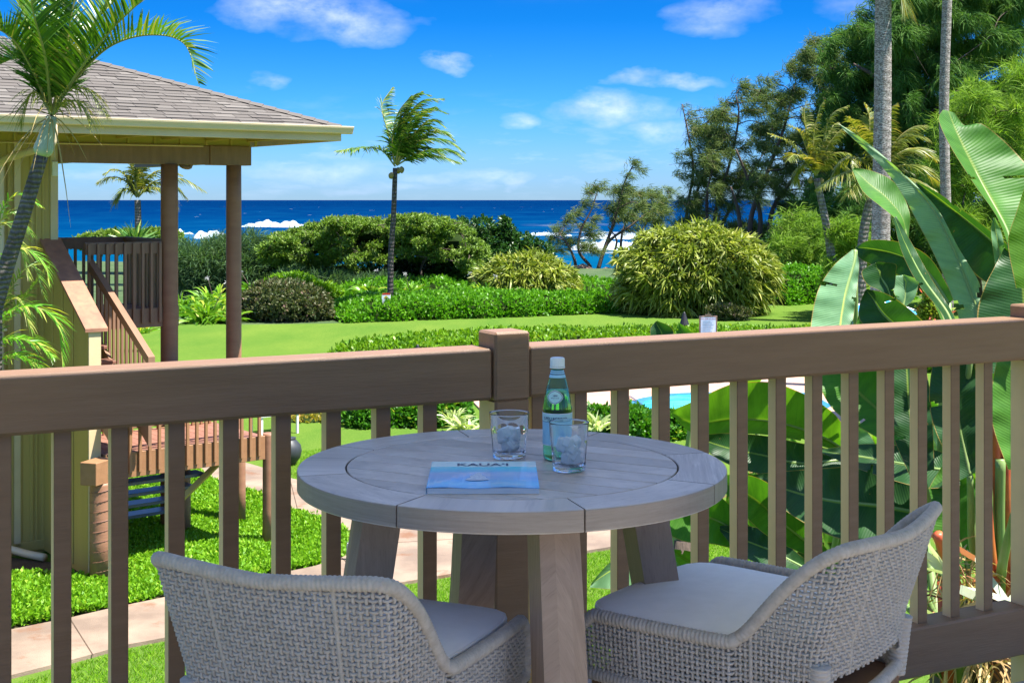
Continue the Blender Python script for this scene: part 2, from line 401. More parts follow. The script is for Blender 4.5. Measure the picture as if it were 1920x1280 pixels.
struct('pool_tile_band', tile, flat('pool_tile', (.02, .10, .22), (.05, .28, .45), 30, .3, 0))
hr_ = thing('pool_handrail', 'slim steel handrail at the edge of the pool seen under the brown rail', 'handrail', G(1178, 752, .05))
mb = MB(); mb.tube(crv([W(1178, 747, 30.2), W(1180, 744, 30.2), W(1186, 746, 30), W(1212, 766, 29.0), W(1216, 772, 29.0)], 5), .022, 6)
obj('rail_tube', mb, flat('steel', (.6, .6, .62), None, 5, .25, 0, metal=1.), hr_, world=True)

# sea
def sea_mat():
    m, nt = new_mat('sea_water'); tc = N(nt, 'ShaderNodeTexCoord').outputs['Object']
    sep = N(nt, 'ShaderNodeSeparateXYZ'); lk(nt, tc, sep.inputs[0]); y = sep.outputs[1]
    dy = math_(nt, 'MULTIPLY', y, 1 / 2000.)
    patch = noise(nt, mapping(nt, tc, (.0035, .012, 1)), 1, 5, .6)
    dd = math_(nt, 'ADD', dy, math_(nt, 'MULTIPLY_ADD', patch, .10, False, c=-.05))
    c = ramp(nt, dd, [(.03, (.002, .085, .145)), (.10, (.0, .045, .115)), (.18, (.0, .026, .090)), (.35, (.0, .014, .068)), (1, (.0, .008, .052))])
    chop = noise(nt, mapping(nt, tc, (.05, .22, .2)), 1, 6, .65)
    c = mixc(nt, math_(nt, 'MULTIPLY', ramp(nt, chop, [(.45, (0,) * 3), (.65, (1,) * 3)]), .55), c, (.002, .055, .13))
    # white caps out at sea and surf near the reef
    cap = noise(nt, mapping(nt, tc, (.11, .055, .2)), 1, 3, .55)
    far_ = ramp(nt, dy, [(.10, (1,) * 3), (.5, (1,) * 3), (1, (0,) * 3)])
    capm = math_(nt, 'MULTIPLY', ramp(nt, cap, [(.735, (0,) * 3), (.76, (1,) * 3)]), far_)
    surf = noise(nt, mapping(nt, tc, (.02, .05, .2)), 1, 7, .68)
    near = ramp(nt, dy, [(.065, (0,) * 3), (.095, (1,) * 3), (.17, (1,) * 3), (.21, (0,) * 3)])
    xs = N(nt, 'ShaderNodeMapRange'); lk(nt, sep.outputs[0], xs.inputs[0]); xs.inputs[1].default_value = 2; xs.inputs[2].default_value = 16
    foam = math_(nt, 'MULTIPLY', ramp(nt, surf, [(.57, (0,) * 3), (.63, (1,) * 3)]), math_(nt, 'MULTIPLY', near, xs.outputs[0], clamp=True))
    lace = ramp(nt, noise(nt, mapping(nt, tc, (.3, .8, .2)), 1, 4, .7), [(.32, (.15,) * 3), (.6, (1,) * 3)])
    foam = math_(nt, 'MULTIPLY', foam, lace)
    c = mixc(nt, math_(nt, 'MAXIMUM', capm, foam, clamp=True), c, (.38, .42, .44))
    b = bump(nt, chop, .9, 1.2)
    finish(nt, bsdf(nt, c, .7, b, .0).outputs[0]); return m
sx = [-60000, -8000, -1200] + list(np.linspace(-400, 400, 161)) + [1200, 8000, 60000]
sy = [100] + list(np.linspace(130, 600, 236)) + list(np.linspace(640, 2000, 80)) + [4000, 12000, 60000]
def sea_z(x, y):
    k = max(0, 1 - y / 1800)
    return -3 + k * (.35 * math.sin(y * .11 + .9 * math.sin(x * .013) + x * .01) + .22 * math.sin(y * .23 + x * .05 + 2 * math.sin(x * .021)))
grid_sheet('sea', sx, sy, sea_z, sea_mat())
M_FOAM = flat('sea_foam', (.42, .44, .46), (.25, .35, .40), .35, .8, .9, 1.2, .3, (1, 2, 2), lo=.3, hi=.7)
M_WALL = flat('wave_face', (.003, .09, .16), (.002, .06, .13), .2, .4, .5, .5, .2)
def breaker(px0, px1, pyb, hpx, label, seed):
    """a breaking wave: a curling ridge of foam running parallel to the shore"""
    rn = random.Random(seed); d = (E + 3) * FPX / (pyb - 375); H = .62 * hpx * d / FPX
    x0, x1 = (px0 - 960) / FPX * d, (px1 - 960) / FPX * d
    t = thing('breaking_wave', label, 'wave', ((x0 + x1) / 2, d, -3), group='waves breaking on the reef')
    n = 60; mb = MB(); K = 7; vs = []
    for i in range(n + 1):
        s = i / n; env = min(1, 5 * s) * min(1, 3.5 * (1 - s)) ** .7
        h = H * env * (.72 + .16 * math.sin(i * .31 + seed) + .12 * math.sin(i * .83 + 2 * seed) + .05 * rn.random()); x = x0 + (x1 - x0) * s; yo = 4 * math.sin(s * 5 + seed) + rn.uniform(-.6, .6)
        for k in range(K):
            a = k / (K - 1); vs.append((x, d + yo + (-.5 + a) * 9 * (.5 + env), -3.3 + (h + .5) * math.sin(math.pi * (a ** .8)) * (1 + .10 * rn.uniform(-1, 1) * (0 < k < K - 1))))
    mb.add(vs, [(i * K + k, (i + 1) * K + k, (i + 1) * K + k + 1, i * K + k + 1) for i in range(n) for k in range(K - 1)])
    obj('foam', mb, M_FOAM, t, world=True, smooth=True, kind='stuff')
    mb = MB(); vs = []
    x2 = x1 + (x1 - x0) * .55; x1b = x0 + (x1 - x0) * .7
    for i in range(n + 1):
        s = i / n; x = x1b + (x2 - x1b) * s; env = (1 - s) ** .6; yo = 4 * math.sin(.7 * 5 + seed) 
        for k in range(K):
            a = k / (K - 1); vs.append((x, d + yo + (-.5 + a) * 10, -3.3 + (H * .55 * env + .3) * math.sin(math.pi * a)))
    mb.add(vs, [(i * K + k, (i + 1) * K + k, (i + 1) * K + k + 1, i * K + k + 1) for i in range(n) for k in range(K - 1)])
    obj('wave_face', mb, M_WALL, t, world=True, smooth=True)
breaker(446, 594, 427, 21, 'long white breaker far out between the brown post and the round tree', 1)
breaker(256, 378, 447, 30, 'broad white breaker beside the left brown post, above the balcony rail', 2)
breaker(372, 424, 447, 22, 'small white breaker between the two brown posts', 3)
breaker(1085, 1245, 446, 13, 'white breaker behind the windswept shore trees', 4)
breaker(1065, 1215, 464, 18, 'nearest surf line behind the trunks of the windswept trees', 5)
breaker(985, 1070, 441, 6, 'thin surf line left of the windswept trees', 6)

# shore rocks
M_ROCK = flat('shore_rock', (.30, .20, .14), (.20, .13, .09), 1.2, .95, .8, 6, .05)
def rock(px, py, wpx, d, label):
    p = W(px, py, d); rr = wpx * d / FPX / 2
    t = MB(); rn = random.Random(px); n1, n2 = 9, 12; vs = []
    ph = [rn.uniform(0, 6) for _ in range(4)]
    for i in range(n1 + 1):
        th = math.pi * i / n1
        for k in range(n2):
            q = 2 * math.pi * k / n2; f = 1 + .16 * math.sin(3 * q + ph[0]) * math.sin(th) + .12 * math.sin(2 * th * 2 + q * 2 + ph[1]) + rn.uniform(-.05, .05)
            vs.append((rr * f * math.sin(th) * math.cos(q), rr * f * .8 * math.sin(th) * math.sin(q), rr * .62 * f * math.cos(th)))
    t.add(vs, [(i * n2 + k, i * n2 + (k + 1) % n2, (i + 1) * n2 + (k + 1) % n2, (i + 1) * n2 + k) for i in range(n1) for k in range(n2)])
    o = obj('shore_rock', t, M_ROCK, loc=(p.x, p.y, p.z)); tag(o, label, 'rock', 'rocks on the shore'); return o
for a in [(1092, 508, 40, 90, 'largest brown rock at the foot of the windswept trees'), (1118, 513, 26, 89, 'small rounded rock right of the largest shore rock'), (1074, 514, 26, 90, 'low rock at the left end of the shore rocks'),
          (1138, 509, 26, 91, 'rock in the gap before the giant striped mound'), (1106, 517, 30, 88, 'front rock half sunk in the green scrub'), (1152, 513, 26, 90, 'last shore rock against the striped mound')]: rock(*a)

# ------------------------------------------------------------------ our own balcony
M_BRN = flat('brown_paint', (.25, .145, .082), (.22, .124, .068), 3, .42, .35, 14, .003, (1, 12, 12), coat=0., spec=.3)
M_TAN = flat('tan_paint', (.80, .52, .28), (.70, .45, .24), 3, .6, .4, 25, .003)
M_SLAB = flat('slab_concrete', (.42, .37, .31), (.34, .30, .25), 8, .9, .5, 120, .003)
FL = 2.84
TH = R(27.5)
bal = thing('balcony_railing', 'brown painted wooden railing with square balusters running across the picture', 'railing', (0, 3.593, FL), TH)
RT = 1.175; RH = .1335
mb = MB().box(-2.9, -.052, 0.004, .118, RT - RH, RT, .008); obj('top_rail', mb, M_BRN, bal, uvdir=(1, 0, 0))
mb = MB().box(.052, 1.925, 0.004, .118, RT - RH, RT, .008); obj('top_rail', mb, M_BRN, bal)
def two_tone(name, x0, x1, y0, y1, z0, z1, bev, zsplit=None):
    """post or baluster: brown on the balcony face, tan on its sides and back"""
    mb = MB().box(x0, x1, y0, y1, z0, z1, bev); me = make_mesh(name, mb.v, mb.f, M_BRN); me.materials.append(M_TAN)
    for p in me.polygons:
        if (p.normal.x < -.8 or p.normal.x > .8 or p.normal.y > .8): p.material_index = 1
    return me
pm = two_tone('post', -.0505, .0505, -.004, .097, -.25, RT - RH, .006)
post0 = bpy.data.objects.new('post', pm); link(post0, bal, 'post'); post0.location = (0, 0, 0)
pc = MB().box(-.0515, .0515, -.005, .098, RT - RH - .004, RT + .042, .006); obj('post_cap', pc, M_BRN, post0)
p1 = inst(post0, bal, (1.955, 0, 0)); obj('post_cap', pc, M_BRN, p1)
bm_ = two_tone('baluster', -.0195, .0195, -.0195, .0195, 0, RT - RH - .235 + .02, .002)
src = None
for q in [-1.5, -1.375, -1.25, -1.121, -.994, -.863, -.733, -.603, -.4736, -.341, -.2125, .103, .2355, .3706, .5064, .6396, .777, .917, 1.0536, 1.194, 1.337, 1.473, 1.6115, 1.756]:
    if src is None: src = bpy.data.objects.new('baluster', bm_); link(src, bal, 'baluster'); src.location = (q, .065, .225)
    else: inst(src, bal, (q, .065, .225))
for x0, x1 in ((-2.9, -.052), (.052, 1.903)):
    obj('bottom_rail', MB().box(x0, x1, .012, .115, .085, .238, .006), M_BRN, bal)
nl = MB()
fl = MB().box(-4, 3.5, -4.5, .03, -.22, 0, .01); o = struct('balcony_floor', fl, M_SLAB); o.location = (0, 3.593, FL); o.rotation_euler = (0, 0, TH)
own = thing('balcony_shade_roof', 'pale roof slab over the balcony, out of view, cut to steer sun and skylight', 'roof', (0, 3.593, FL), TH)
obj('shade_ceiling', MB().box(-2.6, 3.4, -2.8, -.556, 2.62, 2.80), flat('white_shade_ceiling', (.72, .68, .60), None, 2, .8, 0), own)  # unseen slab, edges trimmed to shade the table and leave the rail top sunlit
#obj('wall', MB().box(-4, 3.5, -4.5, -4.4, 0, 2.62), flat('cream_wall', (.62, .55, .40), None, 2, .8, 0), own)

# ------------------------------------------------------------------ table
def wood_mat(name, c1, c2, c3, rough=.45, k=1.0, vary=0.0):
    m, nt = new_mat(name); uv = N(nt, 'ShaderNodeTexCoord').outputs['UV']
    g1 = noise(nt, mapping(nt, uv, (5, 75, 1)), 1, 6, .65, .6); g2 = noise(nt, mapping(nt, uv, (30, 700, 1)), 1, 4, .7)
    g3 = noise(nt, mapping(nt, uv, (2.2, 9, 1)), 1, 3, .6, 1.5)
    c = mixc(nt, ramp(nt, g1, [(.32, (0,) * 3), (.68, (1,) * 3)]), c1, c2)
    c = mixc(nt, math_(nt, 'MULTIPLY', ramp(nt, g3, [(.35, (0,) * 3), (.75, (1,) * 3)]), 1.0 * k), c, c3)
    c = mixc(nt, math_(nt, 'MULTIPLY', ramp(nt, g2, [(.52, (0,) * 3), (.72, (1,) * 3)]), .45), c, tuple(x * .55 for x in c2))
    if vary:
        br_v = math_(nt, 'MULTIPLY_ADD', N(nt, 'ShaderNodeObjectInfo').outputs['Random'], -vary, False, c=1.0); c = mixc(nt, 1.0, c, br_v, 'MULTIPLY')
    h = math_(nt, 'ADD', g1, math_(nt, 'MULTIPLY', g2, .6))
    finish(nt, bsdf(nt, c, rough, bump(nt, h, .35, .0015), .5).outputs[0]); return m
M_TOP = wood_mat('weathered_teak', (.84, .73, .66), (.40, .33, .29), (.58, .49, .43), .34, vary=.22)
M_EDGE = wood_mat('weathered_teak_edge_shaded', (.40, .315, .265), (.25, .19, .155), (.33, .255, .21), .5)  # darker than the top: shade on the rim sides put into the colour
M_LEG = wood_mat('teak_leg', (.46, .32, .23), (.27, .175, .12), (.36, .24, .17), .5)
TC = Vector((0.0, 2.93, 0)); TZ = E - .56 - FL
tb = thing('round_table', 'round grey teak counter height table in front of the railing', 'table', (TC.x, TC.y, FL))
RO, RI = .452, .352; A0 = R(17); TT = .042
for k in range(8):
    a0, a1 = A0 + k * R(45), A0 + (k + 1) * R(45); n = 14; mb = MB(); gi, go = .0016 / RI, .0016 / RO
    ring = []
    for i in range(n + 1):
        t = i / n; ai = a0 + gi + (a1 - a0 - 2 * gi) * t; ao = a0 + go + (a1 - a0 - 2 * go) * t; b = .003; vb = .0015
        ring.append([(r_ * math.cos(a_), r_ * math.sin(a_), z) for r_, a_, z in ((RI, ai, TZ - TT + .01), (RI, ai, TZ - vb), (RI + vb, ai, TZ), (RO - b, ao, TZ), (RO - .0008, ao, TZ - .001), (RO, ao, TZ - b), (RO, ao, TZ - TT + b), (RO - b, ao, TZ - TT))])
    vs = [p for r_ in ring for p in r_]; K = 8
    fs = [(i * K + j, i * K + (j + 1) % K, (i + 1) * K + (j + 1) % K, (i + 1) * K + j) for i in range(n) for j in range(K)] + [tuple(range(K))[::-1], tuple(n * K + j for j in range(K))]
    mb.add(vs, fs); am = (a0 + a1) / 2; rbo = obj('rim_board', mb, M_TOP, tb, uvdir=(-math.sin(am), math.cos(am), 0)); rbo.data.materials.append(M_EDGE)
    for p_ in rbo.data.polygons:
        if abs(p_.normal.z) < .6: p_.material_index = 1
sl = R(-28); SW = .0785; ex, ey = Vector((math.cos(sl), math.sin(sl), 0)), Vector((-math.sin(sl), math.cos(sl), 0)); RS = RI - .0035
for k in range(9):
    y0, y1 = (-4.5 + k) * SW + .0023, (-3.5 + k) * SW - .0023; y0, y1 = max(y0, -RS + .0005), min(y1, RS - .0005)
    up_, lo_ = [], []
    for i in range(9):
        y = y0 + (y1 - y0) * i / 8; x = math.sqrt(max(RS * RS - y * y, 0)); lo_.append((x, y)); up_.append((-x, y))
    poly = lo_ + up_[::-1]; M = Matrix.Rotation(sl, 4, 'Z'); b = .0012
    cx = sum(p[0] for p in poly) / len(poly); cy = (y0 + y1) / 2
    ins = [(p[0] - math.copysign(b, p[0]), min(max(p[1], y0 + b), y1 - b)) for p in poly]; n = len(poly)
    vs = [M @ Vector((*p, TZ - .026)) for p in poly] + [M @ Vector((*p, TZ - b - .0004)) for p in poly] + [M @ Vector((*p, TZ - .0004)) for p in ins]
    fs = [tuple(range(n))[::-1], tuple(2 * n + i for i in range(n))] + [(q * n + i, q * n + (i + 1) % n, (q + 1) * n + (i + 1) % n, (q + 1) * n + i) for q in (0, 1) for i in range(n)]
    obj('slat', MB().add(vs, fs), M_TOP, tb, uvdir=tuple(ex))
mb = MB(); mb.lathe([(.30, TZ - .075), (.305, TZ - .072), (.305, TZ - .031), (.30, TZ - .029)], 48); obj('under_frame', mb, M_LEG, tb, uvdir=(1, 0, 0))
mb = MB(); 
for (px, py_t, pxb, pyb, w) in []: pass
ang = R(17)
for (ax, ay, bx, by) in [(-.272, -.083, -.385, -.118), (.278, .090, .405, .125), (.079, -.268, .110, -.375), (-.08, .262, -.115, .375)]:
    mb = MB(); pts = []
    for zt, t in ((TZ - .028, 0), (TZ - .35, .42), (.45, .8), (.0, 1.)):
        x = ax + (bx - ax) * t; y = ay + (by - ay) * t; pts.append((x, y, zt))
    da = math.atan2(ay, ax); vs = []
    for j, (x, y, z) in enumerate(pts):
        wr, wt = .046, (.040, .043, .047, .05)[j]
        for sx_, sy_ in ((-1, -1), (-1, -.2), (-.35, -1), (1, -1), (1, 1), (-.35, 1), (-1, .6), (-1, .2))[0:0] or ((-1, -.35), (-.75, -1), (1, -1), (1, 1), (-.75, 1), (-1, .35)):
            lx, ly = sx_ * wr, sy_ * wt
            vs.append((x - lx * math.cos(da) - ly * math.sin(da), y - lx * math.sin(da) + ly * math.cos(da), z))
    n = 6; fs = [(i * n + k, i * n + (k + 1) % n, (i + 1) * n + (k + 1) % n, (i + 1) * n + k) for i in range(3) for k in range(n)] + [tuple(range(n))[::-1], tuple(3 * n + k for k in range(n))]
    mb.add(vs, fs); obj('leg', mb, M_LEG, tb, uvdir=(0, 0, 1))

# ------------------------------------------------------------------ things on the table
TW = FL + TZ
def glassm(name, col, rough=.0, ior=1.45, tr=1.0):
    m, nt = new_mat(name); p = bsdf(nt, col, rough, None, .5, 0, tr, ior); finish(nt, p.outputs[0]); return m
def thin_shadow(m, k=.75, col=(1, 1, 1)):
    return m
M_GLASS = glassm('clear_glass', (.97, .985, 1), 0, 1.45)
M_PET = glassm('green_pet', (.62, .96, .76), .02, 1.30)
M_ICE = glassm('ice', (.95, .98, 1), .25, 1.31, .30)
M_WATER = glassm('water', (.97, .99, 1), 0, 1.33)
def tumbler(px, py, h, r1, r0, label, seed):
    p = G(px, py, TW); p.y += r0
    g = thing('tumbler', label, 'glass', (p.x, p.y, TW), seed, 'faceted glasses of ice on the table')
    n = 72; prof = []
    out = []
    def ro(t, q):
        rr = r0 + (r1 - r0) * t ** .9
        if t < .66: rr *= 1 - .022 * abs(math.sin(q * 4.5)) ** .5 * min(1, (0.66 - t) * 8)
        return rr
    vs, rows = [], 0
    for t in (0, .02, .06, .15, .3, .45, .58, .63, .66, .70, .85, .97, .995, 1.0):
        for k in range(n):
            q = 2 * math.pi * k / n; r_ = ro(t, q) * (.955 if t == 0 else 1); vs.append((r_ * math.cos(q), r_ * math.sin(q), h * t + .0004))
        rows += 1
    for t in (1.0, .97, .85, .6, .4, .2, .14, .125):
        for k in range(n):
            q = 2 * math.pi * k / n; r_ = (r0 + (r1 - r0) * t ** .9 - (.0012 if t > .95 else .0028)) * (.86 if t == .125 else 1); vs.append((r_ * math.cos(q), r_ * math.sin(q), h * t - (.0004 if t == 1. else 0)))
        rows += 1
    fs = [(i * n + k, i * n + (k + 1) % n, (i + 1) * n + (k + 1) % n, (i + 1) * n + k) for i in range(rows - 1) for k in range(n)] + [tuple(range(n))[::-1], tuple((rows - 1) * n + k for k in range(n))]
    obj('glass_wall', MB().add(vs, fs), M_GLASS, g, smooth=True)
    rn = random.Random(seed)
    for i in range(12):
        z = h * (.17 + .42 * (i // 3) / 4 + .04 * rn.random()); q = i * 2.1 + rn.random(); rr = (r0 - .017) * (.35 + .5 * rn.random()); s_ = rn.uniform(.0095, .0125)
        M = Matrix.Translation((rr * math.cos(q), rr * math.sin(q), z + s_ * .6)) @ Matrix.Rotation(rn.uniform(0, 3), 4, 'X') @ Matrix.Rotation(rn.uniform(0, 3), 4, 'Y')
        obj('ice_cube', MB().box(-s_, s_, -s_, s_, -s_, s_, .003, M), M_ICE, g, smooth=False)
    rw = r0 + (r1 - r0) * .30 ** .9 - .0034
    if False: obj('water', MB().lathe([(r0 - .006, h * .13), (r0 - .0036, h * .15), (rw, h * .36), (rw - .001, h * .361)], 48), M_WATER, g, smooth=True)
    return g
tumbler(955, 864, .0985, .0437, .0355, 'faceted tumbler of ice standing left of the green bottle, behind the book', 1)
tumbler(1068, 888, .101, .0415, .0335, 'faceted tumbler of ice in front of the green bottle', 2)
bp = G(1046, 866, TW); bp.y += .03; BH = .2215
bt = thing('water_bottle', 'green plastic mineral water bottle with white cap and pale blue label', 'bottle', (bp.x, bp.y, TW), R(-12))
prof = [(.020, .0035), (.024, .0006), (.029, .003), (.0312, .010), (.0315, .02), (.0315, .112), (.0308, .118), (.030, .124), (.0285, .134), (.0255, .150), (.0205, .169), (.016, .183), (.0138, .191), (.0132, .196), (.0132, .212)]
inner = [(max(r_ - .0006, .001), z + .0007) for r_, z in prof]
vs = MB().lathe(prof + inner[::-1][:-1] + [(.018, .0045)], 40, close=False)
M_PETW = M_PET
obj('bottle_body', vs, M_PET, bt, smooth=True)
obj('liquid', MB().lathe([(r_ - .0008, z + .001) for r_, z in prof[:10]] + [(.0238, .152)], 40), glassm('green_liquid', (.66, .97, .80), 0, 1.30), bt, smooth=True)
M_CAP = flat('white_cap', (.82, .84, .86), None, 5, .4, 0)
cap = MB(); nn = 48; cv = []
for z in (.2015, .2165, .2195, .2205):
    for k in range(nn):
        q = 2 * math.pi * k / nn; rr = {.2015: .0158, .2165: .0156, .2195: .0148, .2205: .012}[z] * (1 + (.012 if k % 2 and z < .218 else 0)); cv.append((rr * math.cos(q), rr * math.sin(q), z))
cap.add(cv, [(i * nn + k, i * nn + (k + 1) % nn, (i + 1) * nn + (k + 1) % nn, (i + 1) * nn + k) for i in range(3) for k in range(nn)] + [tuple(3 * nn + k for k in range(nn))])
co = obj('cap', cap, M_CAP, bt); obj('tamper_ring', MB().lathe([(.0150, .1975), (.0165, .198), (.0165, .2005), (.0150, .201)], 40), M_CAP, co)
def band(r_f, z0, z1, a0=-math.pi, a1=math.pi, n=40, m=5, off=.0006):
    mb = MB(); vs = []
    for i in range(m + 1):
        z = z0 + (z1 - z0) * i / m
        for k in range(n + 1):
            q = -math.pi / 2 + a0 + (a1 - a0) * k / n; vs.append(((r_f(z) + off) * math.cos(q), (r_f(z) + off) * math.sin(q), z))
    mb.add(vs, [(i * (n + 1) + k, i * (n + 1) + k + 1, (i + 1) * (n + 1) + k + 1, (i + 1) * (n + 1) + k) for i in range(m) for k in range(n)]); return mb
def br(z):
    for (r0_, z0_), (r1_, z1_) in zip(prof, prof[1:]):
        if z0_ <= z <= z1_ and z1_ > z0_: return r0_ + (r1_ - r0_) * (z - z0_) / (z1_ - z0_)
    return prof[-1][0]
M_LBL = flat('label_blue', (.30, .56, .74), (.36, .62, .78), 40, .4, 0); M_LBG = flat('label_pale', (.55, .76, .76), None, 5, .4, 0)
M_NAVY = flat('navy_print', (.015, .04, .12), None, 5, .5, 0); M_RED = flat('red_print', (.55, .05, .06), None, 5, .5, 0)
lb = obj('label', band(br, .036, .103), M_LBL, bt, smooth=True)
obj('label_band', band(br, .0855, .1015, off=.0009), M_LBG, lb, smooth=True); obj('label_line', band(br, .1015, .1035, off=.0010, m=1), M_CAP, lb, smooth=True)
obj('label_line', band(br, .0345, .0362, off=.0010, m=1), M_CAP, lb, smooth=True); obj('label_line', band(br, .0845, .0852, off=.0011, m=1), M_NAVY, lb, smooth=True)
nk = obj('neck_label', band(br, .178, .1935, off=.0005), M_LBL, bt, smooth=True)
obj('neck_print', band(br, .1845, .1862, off=.0009, m=1), M_NAVY, nk, smooth=True); obj('neck_print', band(br, .1895, .1905, off=.0009, m=1), M_NAVY, nk, smooth=True)
def text_geo(s, size, align='CENTER', ext=0.0, res=3):
    cu = bpy.data.curves.new('t', 'FONT'); cu.body = s; cu.size = size; cu.align_x = align; cu.extrude = ext; cu.resolution_u = res; cu.offset = size * .018
    o = bpy.data.objects.new('t', cu); C.objects.link(o); dg = bpy.context.evaluated_depsgraph_get(); dg.update()
    me = o.evaluated_get(dg).to_mesh(); v = [tuple(p.co) for p in me.vertices]; f = [tuple(p.vertices) for p in me.polygons]
    o.evaluated_get(dg).to_mesh_clear(); C.objects.unlink(o); bpy.data.objects.remove(o); bpy.data.curves.remove(cu); return v, f
def wrap_text(s, size, z, r_f, off=.0013, a=0., sx_=1.0):
    v, f = text_geo(s, size); out = []
    for x, y, _ in v:
        zz = z + y; q = -math.pi / 2 + a + x * sx_ / r_f(zz); out.append(((r_f(zz) + off) * math.cos(q), (r_f(zz) + off) * math.sin(q), zz))
    return MB().add(out, f)
obj('lettering', wrap_text('S.PELLEGRINO', .0085, .0895, br), M_NAVY, lb)
obj('lettering', wrap_text('NATURAL MINERAL WATER', .0028, .0862, br), M_NAVY, lb)
star = [( .0055 * (1 if k % 2 == 0 else .42) * math.sin(k * math.pi / 5), .0055 * (1 if k % 2 == 0 else .42) * math.cos(k * math.pi / 5)) for k in range(10)]
obj('red_star', MB().add([((br(.074) + .0014) * math.cos(-math.pi / 2 - .05 + x / .0315), (br(.074) + .0014) * math.sin(-math.pi / 2 - .05 + x / .0315), .074 + y) for x, y in star] + [((br(.074) + .0015) * math.cos(-math.pi / 2 - .05), (br(.074) + .0015) * math.sin(-math.pi / 2 - .05), .074)], [(i, (i + 1) % 10, 10) for i in range(10)]), M_RED, lb)
def medal(rx, ry, off, zc=.138, n=32):
    vs = [];
    for s_ in (0, .5, 1):
        for k in range(n):
            q = 2 * math.pi * k / n; e_ = 1 - .10 * abs(math.sin(2 * q)) ** 1.0; x = rx * s_ * math.cos(q) * e_; y = ry * s_ * math.sin(q) * e_; z = zc + y; rr = br(z) + off; a = -math.pi / 2 - .02 + x / max(rr, .01)
            vs.append((rr * math.cos(a), rr * math.sin(a), z))
    return MB().add(vs, [(i * n + k, i * n + (k + 1) % n, (i + 1) * n + (k + 1) % n, (i + 1) * n + k) for i in (0, 1) for k in range(n)])
md = obj('medallion', medal(.0185, .0150, .0007), M_CAP, bt, smooth=True); obj('medallion_ring', medal(.0172, .0138, .0010), M_NAVY, md, smooth=True)
obj('medallion_field', medal(.0160, .0127, .0013), M_LBG, md, smooth=True)
obj('lettering', wrap_text('1899', .0050, .1395, br, .0018), M_NAVY, md); obj('lettering', wrap_text('MINERAL WATER', .0022, .1355, br, .0018), M_NAVY, md)

# book
def cover_mat():
    m, nt = new_mat('book_cover'); tc = N(nt, 'ShaderNodeTexCoord').outputs['Object']
    sp = N(nt, 'ShaderNodeSeparateXYZ'); lk(nt, tc, sp.inputs[0])
    w_ = noise(nt, mapping(nt, tc, (6, 24, 1)), 1, 6, .65); yy = math_(nt, 'ADD', sp.outputs[1], math_(nt, 'MULTIPLY_ADD', w_, .035, False, c=-.0175))
    t = N(nt, 'ShaderNodeMapRange'); lk(nt, yy, t.inputs[0]); t.inputs[1].default_value = -.131; t.inputs[2].default_value = .131
    sea_ = ramp(nt, t.outputs[0], [(0, (.12, .44, .82)), (.12, (.22, .62, .92)), (.25, (.16, .48, .88)), (.38, (.26, .48, .84)), (.52, (.34, .52, .82)), (.60, (.12, .56, .88)), (.72, (.10, .72, .90))])
    cl = ramp(nt, noise(nt, mapping(nt, tc, (14, 42, 1)), 1, 5, .6), [(.52, (0,) * 3), (.66, (1,) * 3)])
    sea_ = mixc(nt, math_(nt, 'MULTIPLY', cl, .45), sea_, (.55, .68, .86))
    hd = math_(nt, 'GREATER_THAN', sp.outputs[1], .073)
    c = mixc(nt, hd, sea_, (.72, .95, .95))
    finish(nt, bsdf(nt, c, .25, None, .5, coat=.4).outputs[0]); return m
bq = (G(801, 915, TW + .012) + G(1009, 913, TW + .012) + G(812, 866, TW + .012) + G(1003, 864, TW + .012)) / 4
bk = thing('book', 'thin paperback with turquoise sea cover titled KAUAI lying on the table', 'book', (bq.x, bq.y, TW), R(.8))
BW, BD, BT = .108, .131, .0125
cov = cover_mat(); vs = []; nx = 16
mb = MB()
for z in (BT - .0008, BT):
    for j in (0, 1):
        for i in range(nx + 1):
            x = -BW + 2 * BW * i / nx; vs.append((x, (-BD, BD)[j], z + (.0012 * math.sin(i * .7) if j == 0 else 0)))
n1 = nx + 1; fs = []
for i in range(nx): fs += [(2 * n1 + i, 2 * n1 + i + 1, 3 * n1 + i + 1, 3 * n1 + i), (i, n1 + i, n1 + i + 1, i + 1), (i, i + 1, 2 * n1 + i + 1, 2 * n1 + i), (n1 + i, 3 * n1 + i, 3 * n1 + i + 1, n1 + i + 1)]
fs += [(0, 2 * n1, 3 * n1, n1), (nx, n1 + nx, 3 * n1 + nx, 2 * n1 + nx)]
cvo = obj('front_cover', mb.add(vs, fs), cov, bk)
obj('pages', MB().box(-BW + .0012, BW - .001, -BD + .0015, BD - .001, .0008, BT - .0012), flat('book_pages', (.62, .64, .68), (.5, .52, .56), 900, .8, 0, stretch=(.01, .01, 1)), bk)
obj('back_cover', MB().box(-BW, BW, -BD, BD, .0002, .0009), M_CAP, bk)
obj('spine', MB().box(-BW - .0006, -BW + .0002, -BD, BD, .0002, BT), flat('spine_blue', (.25, .5, .7), None, 4, .4, 0), bk)
v, f = text_geo("KAUA\u2018I", .030, res=4)
obj('title', MB().add([(x * 1.15 - .002, .0815 + y * 1.25, BT + .0006) for x, y, z in v], f), M_NAVY, cvo)
rk = [(-.030, -.085), (-.024, -.066), (-.016, -.058), (-.018, -.045), (-.009, -.030), (-.004, -.012), (.004, -.008), (.010, -.022), (.013, -.038), (.021, -.050), (.022, -.064), (.031, -.083), (.010, -.090), (-.012, -.091)]
rk = [(x * .8 - .012, y * .9 + .015) for x, y in rk]
obj('cover_rock', MB().add([(x, y, BT + .0005) for x, y in rk], [tuple(range(len(rk)))]), flat('rock_print', (.62, .68, .76), (.35, .42, .55), 130, .4, 0), cvo)

